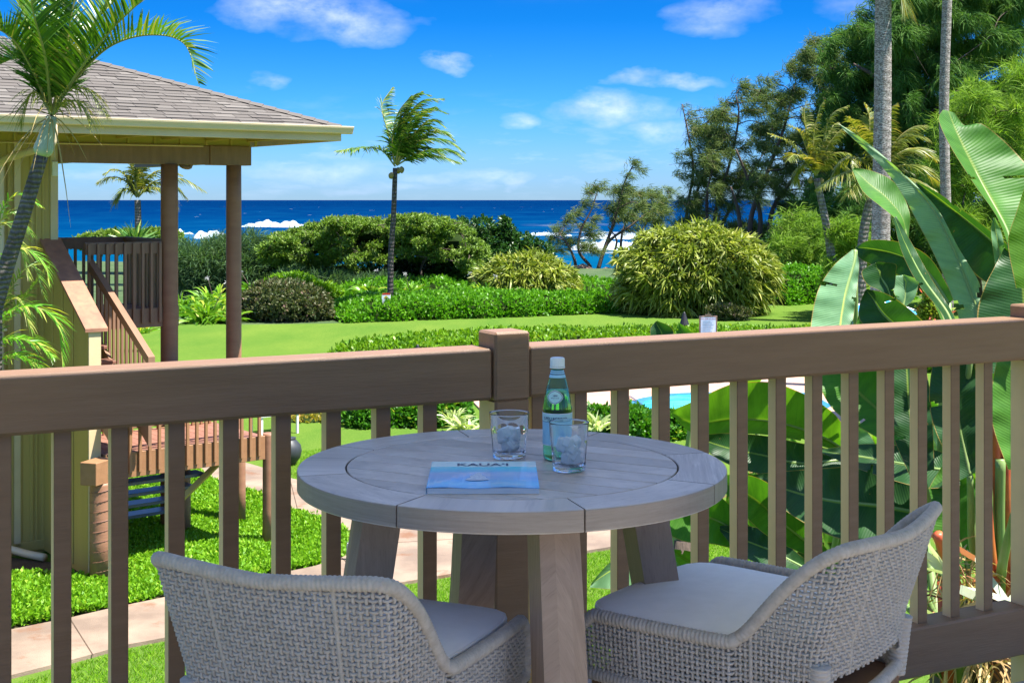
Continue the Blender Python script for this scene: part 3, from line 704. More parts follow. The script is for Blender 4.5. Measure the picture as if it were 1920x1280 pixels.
# ------------------------------------------------------------------ woven counter stools
M_ROPE = flat('grey_rope', (.48, .42, .37), (.38, .33, .285), 60, .85, .6, 500, .0015)
M_CUSH = flat('pale_cushion', (.82, .79, .77), (.78, .75, .73), 25, .9, .35, 700, .0008)
M_CHW = wood_mat('stool_teak', (.20, .105, .06), (.14, .07, .04), (.17, .09, .05), .5)
SZ = E - .84 - FL       # cushion top above the floor
def make_stool(name, label):
    t = thing(name, label, 'stool', (0, 0, FL), 0, 'woven rope stools at the round table')
    half = [(.262, .262), (.266, .15), (.263, .04), (.256, -.06), (.246, -.15), (.234, -.232), (.208, -.272), (.10, -.290), (0, -.296)]
    path = crv([(x, y, 0) for x, y in half] + [(-x, y, 0) for x, y in half[-2::-1]], 24)
    L = [0]
    for a, b in zip(path, path[1:]): L.append(L[-1] + (b - a).length)
    LT = L[-1]
    def at(s):
        s = min(max(s, 0), LT); i = int(np.searchsorted(L, s)) ; i = min(max(i, 1), len(L) - 1); k = (s - L[i - 1]) / (L[i] - L[i - 1] + 1e-9); return path[i - 1].lerp(path[i], k)
    def sstep(a, b, x): x = min(max((x - a) / (b - a), 0), 1); return x * x * (3 - 2 * x)
    def rimz(s):
        p = at(s); z = .205 * sstep(-.02, -.255, p.y) ** 1.0 if p.y < 0 else 0.0
        z = .205 * sstep(-.085, -.282, p.y)
        e = sstep(.05, .0, min(s, LT - s)); return SZ + .004 + z - .03 * e - (.012 * (1 - abs(p.x) / .2) if abs(p.x) < .2 and p.y < -.2 else 0)
    def botz(s):
        p = at(s); return SZ - .112 + .055 * (sstep(.215, .16, abs(p.x)) if p.y < -.2 else 0)
    cen = Vector((0, -.03, 0))
    def surf(s, z):
        p = at(s); b = SZ - .112; h = (z - b)
        k = 1 - (.05 if p.y > -.1 else .11) * max(0, (.31 - h) / .31) ** 1.2
        lean = -.045 * max(0, min(1, (z - SZ) / .2)) * sstep(-.1, -.28, p.y)
        q = cen + (p - cen) * k; return Vector((q.x * (1 + .03 * max(0, (z - SZ)) / .2), q.y + lean, z))
    def nrm(s, z):
        e = .004; a = surf(min(s + e, LT), z) - surf(max(s - e, 0), z); b = surf(s, z + e) - surf(s, z - e); n = a.cross(b); return n.normalized() if n.length > 1e-9 else Vector((0, 1, 0))
    pit = .0098; nc = int(LT / .0112); cs = [LT * (i + .5) / nc for i in range(nc)]
    zb = SZ - .112; weave = MB(); rr = .0034
    SN = {}
    def P(s, z, off): return surf(s, z) + nrm(s, z) * off
    nr = 33
    for j in range(nr):
        z = zb + .006 + j * pit; run = []
        for i in range(nc):
            s = cs[i]; jit = random.uniform(-.0007, .0007)
            if z < rimz(s) - .006 and z > botz(s) + .002:
                run.append(P(s, z + jit, .0031 * (1 if (i + j) % 2 else -1)))
                if i < nc - 1: run.append(P(s + LT / nc / 2, z + jit, 0))
            else:
                if len(run) > 2: weave.tube(run, rr, 5, caps=False)
                run = []
        if len(run) > 2: weave.tube(run, rr, 5, caps=False)
    for i in range(nc):
        s = cs[i]; run = []; z = botz(s); zt = rimz(s); j = int(round((z - zb - .006) / pit)); zz = z
        wide = 1.5 if i % 22 == 11 else 1.0
        while zb + .006 + j * pit < zt:
            z = zb + .006 + j * pit
            if z >= botz(s) - .004:
                run.append(P(s, z, -.0031 * (1 if (i + j) % 2 else -1) * (1 if wide == 1 else -.2))); run.append(P(s, z + pit / 2, 0))
            j += 1
        if len(run) > 2: weave.tube(run, rr * wide, 5, caps=False)
    obj('rope_weave', weave, M_ROPE, t, smooth=True, kind='stuff')
    def wrapped(pf, n, r0, nm):
        pts = [pf(i / n) for i in range(n + 1)]; acc = 0; rs = []
        for i, p in enumerate(pts):
            if i: acc += (p - pts[i - 1]).length
            rs.append(r0 * (1 + .15 * abs(math.sin(math.pi * acc / .0088))))
        return obj(nm, MB().tube(pts, rs, 10), M_ROPE, t, smooth=True)
    wrapped(lambda u: surf(u * LT, rimz(u * LT)), 900, .0118, 'rope_rim')
    for s_ in (1, -1):   # front ends turning down, and the wrapped rear corner posts
        s0 = 0.0 if s_ > 0 else LT; top = surf(s0, rimz(s0)); bot = surf(s0, SZ - .125)
        wrapped(lambda u, a=top, b=bot: a.lerp(b, u), 70, .0125, 'front_post')
        cs_ = [surf(LT * .5 + s_ * .215, z) for z in (SZ - .14, SZ - .02)]
        wrapped(lambda u, a=cs_[0], b=cs_[1]: a.lerp(b, u), 70, .019, 'rear_post')
    wrapped(lambda u: surf(u * LT, SZ - .118), 700, .012, 'bottom_rim')
    # cushion: rounded slab with piping
    def shape(q, k): 
        c_, s_ = math.cos(q), math.sin(q); e = 7.0 ; r_ = (abs(c_) ** e + abs(s_) ** e) ** (-1 / e); x = r_ * c_; y = .024 + .240 * r_ * s_
        return x * float(np.interp(y, [-.22, -.18, -.1, .0, .26], [.192, .204, .218, .228, .236])), y
    n = 64; mb = MB(); vs = []; rings = [(.90, -.078), (.97, -.072), (.99, -.05), (1, -.025), (.997, -.004), (.985, .006), (.95, .010), (.75, .013), (.5, .015), (.25, .016)]
    for k, z in rings:
        for i in range(n):
            x, y = shape(2 * math.pi * i / n, k); vs.append((x * k, .024 + (y - .024) * k, SZ + z))
    m_ = len(rings); vs.append((0, .024, SZ + .016))
    mb.add(vs, [(j * n + i, j * n + (i + 1) % n, (j + 1) * n + (i + 1) % n, (j + 1) * n + i) for j in range(m_ - 1) for i in range(n)] + [((m_ - 1) * n + i, (m_ - 1) * n + (i + 1) % n, m_ * n) for i in range(n)] + [tuple(range(n))[::-1]])
    cu = obj('seat_cushion', mb, M_CUSH, t, smooth=True)
    pts = [Vector((shape(2 * math.pi * i / n, 1)[0] * .985, .018 + (shape(2 * math.pi * i / n, 1)[1] - .018) * .985, SZ + .004)) for i in range(n + 1)]
    obj('piping', MB().tube(pts, .0032, 6, caps=False), M_CUSH, cu, smooth=True)
    obj('seat_frame', MB().box(-.235, .235, -.235, .235, SZ - .165, SZ - .128, .004), M_CHW, t, uvdir=(1, 0, 0))
    for sx_ in (-1, 1):
        for y0_, y1_ in ((.215, .23), (-.215, -.25)):
            obj('leg', MB().tube([(sx_ * .215, y0_, SZ - .15), (sx_ * .225, y1_, 0)], [.022, .017], 4), M_CHW, t, uvdir=(0, 0, 1))
    obj('foot_rail', MB().box(-.21, .21, .21, .235, .24, .265, .003), M_CHW, t, uvdir=(1, 0, 0))
    return t
st = make_stool('counter_stool', 'woven grey rope stool at the left, seen from behind')
f1 = math.atan2(.378, .926)
st.location = (-.300, 2.645, FL); st.rotation_euler = (0, 0, -f1)
ROOTM[st.name] = Matrix.Translation(st.location) @ Matrix.Rotation(-f1, 4, 'Z')
s2 = dup_tree(st, (.490, 2.86, FL), math.atan2(.79, .61), 'woven grey rope stool at the right with its pale cushion in view')
# ------------------------------------------------------------------ the neighbouring house with its stair and bridge
M_OLV = flat('olive_siding', (.46, .335, .10), (.40, .29, .085), 1.2, .65, .35, 30, .004, (1, 1, .15))
M_OTR = flat('cream_trim', (.62, .48, .28), (.55, .42, .24), 2, .55, .2, 30, .003)
M_HBR = flat('house_brown', (.26, .145, .09), (.21, .115, .07), 2, .5, .35, 20, .004, (6, 1, 1))
M_DECK = flat('deck_brown', (.26, .12, .08), (.21, .095, .062), 2.5, .6, .4, 30, .004)
M_COL = flat('column_brown', (.30, .15, .085), (.25, .12, .068), 3, .55, .4, 8, .006, (1, 1, 3))
def shingle_mat():
    m, nt = new_mat('asphalt_shingle'); tc = N(nt, 'ShaderNodeTexCoord').outputs['Object']
    oi = N(nt, 'ShaderNodeObjectInfo').outputs['Random']; at_ = N(nt, 'ShaderNodeAttribute', attribute_name='rnd').outputs['Fac']
    r_ = math_(nt, 'FRACT', math_(nt, 'ADD', oi, at_))
    c = ramp(nt, r_, [(0, (.095, .088, .078)), (.35, (.145, .134, .118)), (.7, (.11, .10, .088)), (1, (.19, .176, .155))])
    c = mixc(nt, math_(nt, 'MULTIPLY', noise(nt, tc, 90, 3, .8), .6), c, (.085, .068, .058))
    finish(nt, bsdf(nt, c, .95, bump(nt, noise(nt, tc, 160, 3), .6, .003), .2).outputs[0]); return m
M_SHG = shingle_mat()
HT = R(36.5); HO = Vector((-6.02, 17.1, 0))
hs = thing('beach_house', 'olive board and batten house with grey shingled hip roof, left', 'house', HO, HT)
def HB(name, x0, x1, t0, t1, z0, z1, mat, par=None, bev=.004, uvdir=None):
    """box in the house frame: x along the wall, t towards the viewer"""
    return obj(name, MB().box(x0, x1, -t1, -t0, z0, z1, bev), mat, par or hs, uvdir=uvdir)
wl = HB('wall', -5, .377, -.12, 0, 0, 5.3, M_OLV)
HB('side_wall', .257, .377, -4, -.12, 0, 5.3, M_OLV)
bt0 = None
for x in [-.08, .06, -.22, -.40, -.58, -.80, -1.0, -1.2]:
    HB('batten', x - .02, x + .02, .0, .018, .1, 5.25, M_OLV, wl)
HB('corner_board', .29, .385, -.06, .022, 0, 5.12, M_OTR)
for x in (.20, .12): HB('batten', x - .014, x + .014, 0, .016, .1, 5.2, M_OLV, wl)
HB('corner_board', -.16, -.08, .0, .03, .1, 5.2, M_OTR)
HB('water_table', -5, .36, 0, .03, .05, .17, M_OLV)
# beam, frieze with battens, soffit, fascia, gutter
HB('beam', .385, 2.40, -.07, .07, 4.87, 5.125, M_HBR); HB('beam', 2.40, 3.0, -.09, .09, 4.868, 5.127, M_HBR)
HB('beam', .45, .60, -3.4, -.07, 4.87, 5.125, M_HBR)
HB('beam', 2.70, 2.85, -3.4, -.09, 4.90, 5.12, M_HBR)
HB('frieze', -4, 3.0, -.05, .05, 5.125, 5.46, M_OLV)
for k in range(12): HB('batten', -.9 + k * .36, -.865 + k * .36, .05, .07, 5.13, 5.42, M_OLV)
PIT = .375; EZ = 5.225; EX, ET = 3.62, 1.47
# roof planes as a solid under the shingles
def hz(a): return 5.36 + a * PIT
rb = MB(); A_ = 4.2
top = [(-5, -ET, hz(0)), (EX, -ET, hz(0)), (EX - A_, A_ - ET, hz(A_)), (-5, A_ - ET, hz(A_)), (EX, 6, hz(0)), (EX - A_, 6, hz(A_))]
vs = [Vector(p) - Vector((0, 0, .025)) for p in top] + [Vector(p) - Vector((0, 0, .10)) for p in top]
rb.add(vs, [(0, 1, 2, 3), (1, 4, 5, 2), (6, 9, 8, 7), (7, 8, 11, 10), (0, 6, 7, 1), (1, 7, 10, 4), (0, 3, 9, 6), (3, 2, 8, 9), (2, 5, 11, 8), (4, 10, 11, 5)])
roof = obj('roof', rb, flat('roof_deck', (.30, .22, .10), None, 3, .8, 0), hs)
slope = math.atan(PIT); RM = Matrix.Translation((0, -ET, hz(0) - .02)) @ Matrix.Rotation(slope, 4, 'X')
expo = .135; rn = random.Random(3); meshes = {}
def tab_mesh(w, h):
    key = (round(w, 3), round(h, 4))
    if key not in meshes:
        mb = MB(); mb.add([(0, 0, 0), (w, 0, 0), (w, expo * 1.25, -.004), (0, expo * 1.25, -.004), (0, 0, h), (w, 0, h), (w, expo * 1.25, .002), (0, expo * 1.25, .002)],
                          [(0, 1, 5, 4), (1, 2, 6, 5), (3, 0, 4, 7), (4, 5, 6, 7)]); meshes[key] = make_mesh('shingle', mb.v, mb.f, M_SHG)
    return meshes[key]
tabs = []
nrow = 29
for j in range(nrow):
    v_ = j * expo; a = v_ * math.cos(slope); x = EX - a - .02
    xmin = -1.9 + .0 * j
    while x > xmin:
        w = rn.choice([.16, .22, .28, .34]); h = rn.choice([.010, .013, .017]); x0 = max(x - w, xmin - .3); tabs.append((x0, v_, w - .006, h)); x -= w
tabs.sort(key=lambda t: -(t[0]) * .9 + t[1] * 1.2 if t[0] > -1.5 else 99)
for x0, v_, w, h in tabs[:298]:
    o = bpy.data.objects.new('shingle', tab_mesh(w, h)); C.objects.link(o); o.parent = roof
    o.location = RM @ Vector((x0, v_, .004)); o.rotation_euler = (slope, 0, 0)
sv, sf, sr = [], [], []
for x0, v_, w, h in tabs[298:]:
    b = len(sv); loc = [(0, 0, 0), (w, 0, 0), (w, expo * 1.25, -.004), (0, expo * 1.25, -.004), (0, 0, h), (w, 0, h), (w, expo * 1.25, .002), (0, expo * 1.25, .002)]
    sv += [RM @ Vector((x0 + p[0], v_ + p[1], .004 + p[2])) for p in loc]; sf += [tuple(i + b for i in f) for f in ((0, 1, 5, 4), (1, 2, 6, 5), (3, 0, 4, 7), (4, 5, 6, 7))]; sr += [rn.random()] * 8
so_ = obj('shingles', MB().add(sv, sf), M_SHG, roof, kind='stuff'); at = so_.data.attributes.new('rnd', 'FLOAT', 'POINT'); at.data.foreach_set('value', sr)
hipm = MB()
for k in range(24):
    a = k * .125; p = Vector((EX - a, a - ET, hz(a) + .006)); q = Vector((EX - a - .16, a + .16 - ET, hz(a + .16) + .006))
    s_ = Vector((1, 1, 0)).normalized() * .085; hipm.add([p - s_ - Vector((0, 0, .02)), p + Vector((0, 0, .022)), p + s_ - Vector((0, 0, .02)), q - s_ - Vector((0, 0, .03)), q + Vector((0, 0, .008)), q + s_ - Vector((0, 0, .03))], [(0, 1, 4, 3), (1, 2, 5, 4), (0, 2, 1)])
obj('ridge_cap', hipm, M_SHG, roof)
HB('drip_edge', -5, EX + .01, ET - .0, ET + .035, hz(0) - .085, hz(0) + .002, flat('drip_dark', (.10, .07, .06), None, 3, .6, 0), roof)
HB('fascia', -5, EX - .0, ET - .04, ET - .0, 5.17, 5.285, M_OTR, roof)
fo = HB('soffit', -5, EX - .01, 0.05, ET - .04, 5.29, 5.31, M_OLV, roof)
for k in range(9): HB('rafter_tail', 2.95 - k * .61, 3.0 - k * .61, .05, ET - .05, 5.19, 5.29, M_OLV, roof)
# outriggers at the open end
HB('fascia', EX - .04, EX - .001, -4, ET - .04, 5.17, 5.285, M_OTR, roof)
HB('soffit', 3.0, EX - .04, -4, .05, 5.285, 5.30, M_OTR, roof)
# gutter: K profile swept along the eave
gp = [(0, 0), (.055, .0), (.075, .012), (.085, .045), (.10, .075), (.105, .095), (.098, .10), (.0, .10)]
gm = MB(); n = len(gp); vs = [(x, -ET - .001 - u, 5.262 + w) for x in (-5, EX + .13) for u, w in gp]
gm.add(vs, [(i, i + 1, n + i + 1, n + i) for i in range(n - 2)] + [tuple(range(n)), tuple(range(n, 2 * n))[::-1]])
M_GUT = flat('gutter_cream', (.66, .52, .34), (.60, .47, .30), 1.2, .35, .1, 20, .002, (1, 4, 4)); gu = obj('gutter', gm, M_GUT, roof)
gx = .25
obj('downpipe', MB().tube(crv([(-.17, -ET - .05, 5.26), (-.17, -ET - .05, 5.10), (-.20, -ET + .06, 5.02), (-.28, -.6, 4.94), (-.33, -.12, 4.87), (-.34, -.075, 4.7), (-.34, -.075, 4.4)], 5) + [Vector((-.34, -.075, .5)), Vector((-.34, -.075, .28)), Vector((-.30, -.12, .16)), Vector((-.10, -.34, .10)), Vector((.03, -.6, .09))], .048, 10), M_GUT, hs, smooth=True)
for z in (1.0, 2.8, 4.3): HB('pipe_strap', -.41, -.27, .0, .128, z, z + .03, M_GUT)
obj('conduit', MB().tube([(-5, -.075, 5.10), (.0, -.075, 5.105), (.9, -.085, 5.11), (2.3, -.08, 5.118)], .012, 5), M_OTR, hs)
obj('conduit', MB().tube([(-.44, -.02, 5.1), (-.46, -.02, 3), (-.44, -.02, .3)], .010, 5), M_OTR, hs)
bx = HB('junction_box', .30, .37, .022, .06, 4.70, 4.88, flat('box_white', (.8, .78, .72), None, 4, .4, 0))
obj('rain_leader', MB().tube(crv([(2.05, .2, 5.0), (2.05, .05, 4.86), (2.17, .05, 4.84), (2.17, .05, 4.95)], 4), .03, 8), M_HBR, hs, smooth=True)
# round columns
def column(px, s, t, z0, z1, r):
    prof = [(r * 1.0, z0), (r * 1.03, z0 + .3), (r, z0 + 1.5), (r * .985, z1 - .5), (r * .97, z1)]
    o = obj('column', MB().lathe([(a, b) for a, b in prof], 24, Matrix.Translation((s, -t, 0))), M_COL, hs, smooth=False)
    for p in o.data.polygons: p.use_smooth = len(p.vertices) == 4
    cm = MB().lathe([(r * 1.25, z0 - .02), (r * 1.25, z0 + .03), (r * 1.02, z0 + .04)], 24, Matrix.Translation((s, -t, 0))); obj('column_base', cm, M_CONC, o)
column(318, 1.86, 0, .03, 4.87, .115); column(438, 2.78, 0, .03, 4.87, .105)
# half wall of the stair with its sloping cap
zc0, zc1, t1 = 3.93, 2.95, 1.6; xa, xb = .205, .35
hw = MB(); pr = [(0, .04), (t1, .04), (t1, zc1 - .05), (0, zc0 - .05)]
vs = [(x, -t, z) for x in (xa, xb) for t, z in pr]; hw.add(vs, [(0, 1, 2, 3), (7, 6, 5, 4), (0, 4, 5, 1), (1, 5, 6, 2), (2, 6, 7, 3), (3, 7, 4, 0)])
hwo = obj('stair_wall', hw, M_OLV, hs)
for t in (.35, .72, 1.09): HB('batten', xa - .016, xa, t, t + .035, .1, zc0 - .06 - .61 * (t + .035), M_OLV, hwo)
HB('trim_band', xa - .014, xa, .02, t1 - .0, 2.32, 2.36, M_OLV, hwo)
HB('end_post', xa + .003, xb + .003, t1, t1 + .025, .04, zc1 - .055, M_OTR, hwo)
cp = MB(); x0, x1 = xa - .045, xb + .075; vs = [(x, -t, z) for x in (x0, x1) for t, z in ((-.02, zc0 - .045), (t1 + .05, zc1 - .075), (t1 + .05, zc1 - .035), (-.02, zc0 + .0))]
cp.add(vs, [(0, 1, 2, 3), (7, 6, 5, 4), (0, 4, 5, 1), (1, 5, 6, 2), (2, 6, 7, 3), (3, 7, 4, 0)]); obj('wall_cap', cp, flat('cap_brown', (.36, .17, .10), (.24, .115, .075), 7, .5, .5, 25, .004), hwo)
# landing and its railings
LZ = 2.93
HB('landing_floor', .40, 1.98, -1.75, .0, LZ - .17, LZ, M_DECK)
HB('landing_fascia', .74, 1.75, 0, .04, LZ - .19, LZ + .06, M_HBR)
HB('joist_end', 1.98, 2.10, -.4, -.25, LZ - .22, LZ + .05, M_HBR)
lr = HB('landing_rail', .727, 1.745, -.04, .04, 3.70, 3.855, M_HBR)
for k in range(9): HB('landing_baluster', .745 + k * .118, .783 + k * .118, .04, .078, LZ - .13, 3.84, M_HBR, lr)
fr = HB('landing_rail', .385, 1.95, -1.76, -1.68, 3.72, 3.88, M_HBR)
for k in range(13): HB('landing_baluster', .45 + k * .118, .488 + k * .118, -1.68, -1.642, LZ, 3.72, M_HBR, fr)
sr_ = HB('landing_rail', 1.88, 1.95, -1.68, -.12, 3.72, 3.88, M_HBR)
for k in range(11): HB('landing_baluster', 1.89, 1.93, -1.6 + k * .13, -1.56 + k * .13, LZ, 3.72, M_HBR, sr_)
# stair: handrail, balusters, stringer, treads
sl_ = .52
def slant(name, x0, x1, t0, t1_, z0, h, mat, par=hs):
    z1_ = z0 - (t1_ - t0) * sl_; vs = [(x, -t, z) for x in (x0, x1) for t, z in ((t0, z0 - h), (t1_, z1_ - h), (t1_, z1_), (t0, z0))]
    return obj(name, MB().add(vs, [(0, 1, 2, 3), (7, 6, 5, 4), (0, 4, 5, 1), (1, 5, 6, 2), (2, 6, 7, 3), (3, 7, 4, 0)]), mat, par)
hrl = slant('stair_handrail', .755, .835, .03, 2.05, 3.64, .11, M_HBR)
strg = slant('stair_stringer', .775, .815, .06, 2.0, 2.80, .24, M_HBR)
slant('stair_stringer', .36, .40, .06, 2.0, 2.80, .24, M_HBR)
for k in range(13):
    t = .16 + k * .14; HB('stair_baluster', .815, .85, t, t + .036, 2.80 - sl_ * t - .17, 3.62 - sl_ * t - .11, M_HBR, hrl)
for k in range(6): HB('stair_tread', .40, .775, .10 + k * .29, .40 + k * .29, 2.72 - k * .155, 2.76 - k * .155, M_DECK, strg)
# bridge deck
br_ = thing('wooden_bridge', 'brown wooden walkway bridge with balusters and round posts, under the stair', 'bridge', (-4.51, 16.16, 0), math.atan2(17.3 - 16.16, -3.12 + 4.51))
BL = 1.80
def BB(name, x0, x1, t0, t1, z0, z1, mat, par=None, bev=.004): return obj(name, MB().box(x0, x1, -t1, -t0, z0, z1, bev), mat, par or br_)
M_BRG = flat('bridge_brown', (.30, .15, .07), (.25, .125, .058), 2, .55, .35, 20, .004, (1, 6, 6))
fa = BB('fascia', -.28, BL, 0, .045, 1.155, 1.45, M_BRG)
BB('fascia', -.28, BL, -1.40, -1.355, 1.155, 1.45, M_BRG)
dm = None
for k in range(14):
    x = -.28 + k * .149
    if dm is None: dm = BB('deck_board', 0, .143, -1.35, -.002, 1.42, 1.45, M_DECK); dm.location = (x, 0, 0)
    else: inst(dm, br_, (x, 0, 0))
bb = None
for k in range(17):
    x = -.25 + k * .121
    if bb is None: bb = BB('baluster', 0, .036, .045, .081, 1.21, 2.26, M_BRG); bb.location = (x, 0, 0)
    else: inst(bb, br_, (x, 0, 0))
for k in range(17): inst(bb, br_, (-.25 + k * .121, 1.33, .02))
BB('handrail', -.3, BL + .02, .0, .045, 2.2, 2.31, M_BRG); BB('handrail', -.3, BL + .02, -1.40, -1.34, 2.17, 2.28, M_BRG)
BB('side_board', -.3, BL, -1.41, -1.402, 1.47, 1.62, M_HBR)
BB('joist', BL - .06, BL - .02, -1.35, 0, 1.16, 1.41, M_BRG)
for x in (.2, 1.1): BB('joist', x, x + .05, -1.35, 0, 1.16, 1.41, M_BRG)
def post(px, pyb, d, z1, r, par):
    p = W(px, pyb, d); M = ROOTM[par.name].inverted() @ Matrix.Translation((p.x, p.y, 0))
    o = obj('round_post', MB().lathe([(r * 1.04, .04), (r, .5), (r * .97, z1 - .03), (r * .93, z1)], 22, M), M_COL, par)
    for q in o.data.polygons: q.use_smooth = len(q.vertices) == 4
    obj('post_base', MB().lathe([(r * 1.5, .0), (r * 1.5, .05), (r * 1.35, .06)], 20, M), M_CONC, o)
post(190, 0, 15.75, 1.18, .128, br_); post(505, 0, 17.35, 1.47, .085, br_); post(450, 0, 18.6, 1.16, .075, br_); post(345, 0, 18.0, 1.16, .085, br_)
pz = W(190, 0, 15.75); Mz = ROOTM[br_.name].inverted() @ Matrix.Translation((pz.x, pz.y, 0))
obj('wrap_seam', MB().tube([Mz @ Vector((.130 * math.cos(q * .35), .130 * math.sin(q * .35), .1 + q * .0063)) for q in range(165)], .0035, 4), M_DECK, br_)
be = W(170, 884, 15.6); M = ROOTM[br_.name].inverted() @ Matrix.Translation((be.x, be.y, 1.31)) @ Matrix.Rotation(R(-18), 4, 'Z')
obj('beam_end', MB().box(-.10, .115, -.06, .30, -.13, .13, .006, M), M_BRG, br_)
BB('knee_brace', .9, 1.5, -.2, -.1, .9, .9001, M_BRG) if False else None
obj('knee_brace', MB().tube([(.62, .25, .60), (1.35, .25, 1.16)], .045, 4), M_OLV, br_)
for k in range(4):
    BB('lower_tread', .05, 1.15, -.55 - .0 + k * -.28, -.30 + k * -.28, .98 - k * .2, 1.02 - k * .2, flat('painted_tread', (.13, .14, .20), None, 4, .35, 0), br_)
slm = MB().add([(x, y, z) for x in (.0, .05) for y, z in ((.25, 1.1), (1.4, .15), (1.4, 0.0), (.25, .9))], [(0, 1, 2, 3), (7, 6, 5, 4), (0, 4, 5, 1), (1, 5, 6, 2), (2, 6, 7, 3), (3, 7, 4, 0)]); obj('lower_stringer', slm, M_HBR, br_)
# small things by the walk
bw = thing('garden_bench', 'white slatted bench beyond the end of the wooden bridge', 'bench', G(505, 812), R(40))
for z in (.42, .62, .74): obj('slat', MB().box(-.45, .45, -.02, .02, z, z + .07, .004), flat('white_paint', (.8, .8, .78), None, 4, .5, 0), bw)
obj('seat', MB().box(-.45, .45, -.42, 0, .38, .415, .004), MATS['white_paint'], bw)
for x in (-.4, .36): obj('leg', MB().box(x, x + .04, -.40, -.36, 0, .38), MATS['white_paint'], bw); obj('leg', MB().box(x, x + .04, -.02, .02, 0, .75), MATS['white_paint'], bw)
jp = G(541, 872); jar = thing('garden_urn', 'dark round urn standing on the grass beside the walkway', 'urn', jp)
obj('urn_body', MB().lathe([(.08, 0), (.12, .03), (.20, .14), (.22, .24), (.20, .34), (.13, .42), (.11, .44), (.13, .46)], 24), flat('dark_clay', (.035, .04, .045), None, 4, .5, .2, 30), jar, smooth=True)
mk = W(655, 1010, 16.7); tag(obj('marker_post', MB().lathe([(.035, 0), (.035, .22), (.028, .25), (.01, .26)], 12), flat('marker_grey', (.5, .52, .5), None, 4, .5, 0), loc=(mk.x, mk.y, 0)), 'short pale round marker post at the edge of the planting bed', 'post')

# ------------------------------------------------------------------ signs and torches
def sign_hazard():
    p = W(724, 603, 50.3); p.z = .012; t = thing('hazard_sign', 'white beach hazard sign with red head and yellow diamond before the palm trunk', 'sign', p, 0)
    obj('stake', MB().box(-.03, .03, .02, .05, 0, .98), flat('stake_wood', (.45, .38, .2), None, 4, .7, 0), t)
    pn = obj('panel', MB().box(-.16, .16, -.01, .02, .60, .95, .004), M_CAP, t)
    obj('red_header', MB().add([(-.16, -.012, .93), (.16, -.012, .93), (.12, -.012, .99), (-.12, -.012, .99), (-.16, .018, .93), (.16, .018, .93), (.12, .018, .99), (-.12, .018, .99)], [(0, 1, 2, 3), (4, 7, 6, 5), (3, 2, 6, 7), (1, 5, 6, 2), (0, 3, 7, 4)]), flat('sign_red', (.6, .04, .02), None, 4, .5, 0), t)
    obj('yellow_diamond', MB().add([(0, -.014, .74), (.085, -.014, .825), (0, -.014, .91), (-.085, -.014, .825)], [(0, 1, 2, 3)]), flat('sign_yellow', (.8, .45, .02), None, 4, .5, 0), pn)
    obj('figure', MB().add([(-.03, -.016, .79), (.02, -.016, .80), (.035, -.016, .83), (.0, -.016, .87), (-.02, -.016, .84)], [(0, 1, 2, 3, 4)]), M_NAVY, pn)
    for z in (.70, .66, .63): obj('text_line', MB().add([(-.12, -.014, z), (.12, -.014, z), (.12, -.014, z + .012), (-.12, -.014, z + .012)], [(0, 1, 2, 3)]), flat('sign_grey', (.35, .42, .5), None, 4, .5, 0), pn)
sign_hazard()
ps = W(1328, 640, 33.0); t = thing('rules_sign', 'framed white notice board standing before the clipped hedge', 'sign', (ps.x, ps.y, .05))
z1 = 4.4 - (592 - 375) * 33 / FPX; hw_ = .215; z0 = z1 - .62
obj('frame', MB().box(-hw_, hw_, 0, .05, z0, z1, .006), M_HBR, t, loc=(0, 0, -.05)); pn = obj('panel', MB().box(-hw_ + .035, hw_ - .035, -.006, 0, z0 + .035, z1 - .035), flat('notice_white', (.62, .64, .74), None, 4, .4, 0), t, loc=(0, 0, -.05))
obj('frame_cap', MB().box(-.07, .07, 0, .05, z1 - .002, z1 + .035), M_HBR, t, loc=(0, 0, -.05)); 
for x in (-.15, .13): obj('post', MB().box(x, x + .04, .05, .09, 0, z1 - .1), M_HBR, t)
v, f = text_geo('POOL AND SPA RULES', .036); obj('heading', MB().add([(x, -.009, z1 - .085 + y) for x, y, z in v], f), flat('head_red', (.5, .08, .1), None, 4, .5, 0), pn)
for k in range(11): 
    w = .13 * (.7 + .3 * ((k * 7) % 5) / 4); obj('text_line', MB().box(-.13, -.13 + 2 * w, -.009, -.006, z1 - .14 - k * .04, z1 - .128 - k * .04), MATS['sign_grey'], pn)
def torch(px, py, d, label):
    p = W(px, py, d); t = thing('tiki_torch', label, 'torch', (p.x, p.y, .01), group='black garden torches')
    M_T = flat('torch_black', (.015, .015, .017), None, 3, .5, 0)
    obj('pole', MB().tube([(0, 0, 0), (0, 0, p.z - .28)], .018, 8), M_T, t); obj('burner', MB().lathe([(.03, p.z - .30), (.045, p.z - .2), (.03, p.z - .15)], 10), M_T, t)
    obj('cone_cap', MB().lathe([(.125, p.z - .33), (.12, p.z - .31), (.03, p.z - .03), (.008, p.z)], 14), M_T, t)
torch(1283, 585, 35.0, 'black cone topped garden torch left of the notice board'); torch(783, 646, 31.5, 'black torch tip peeping over the rail at the hedge end')
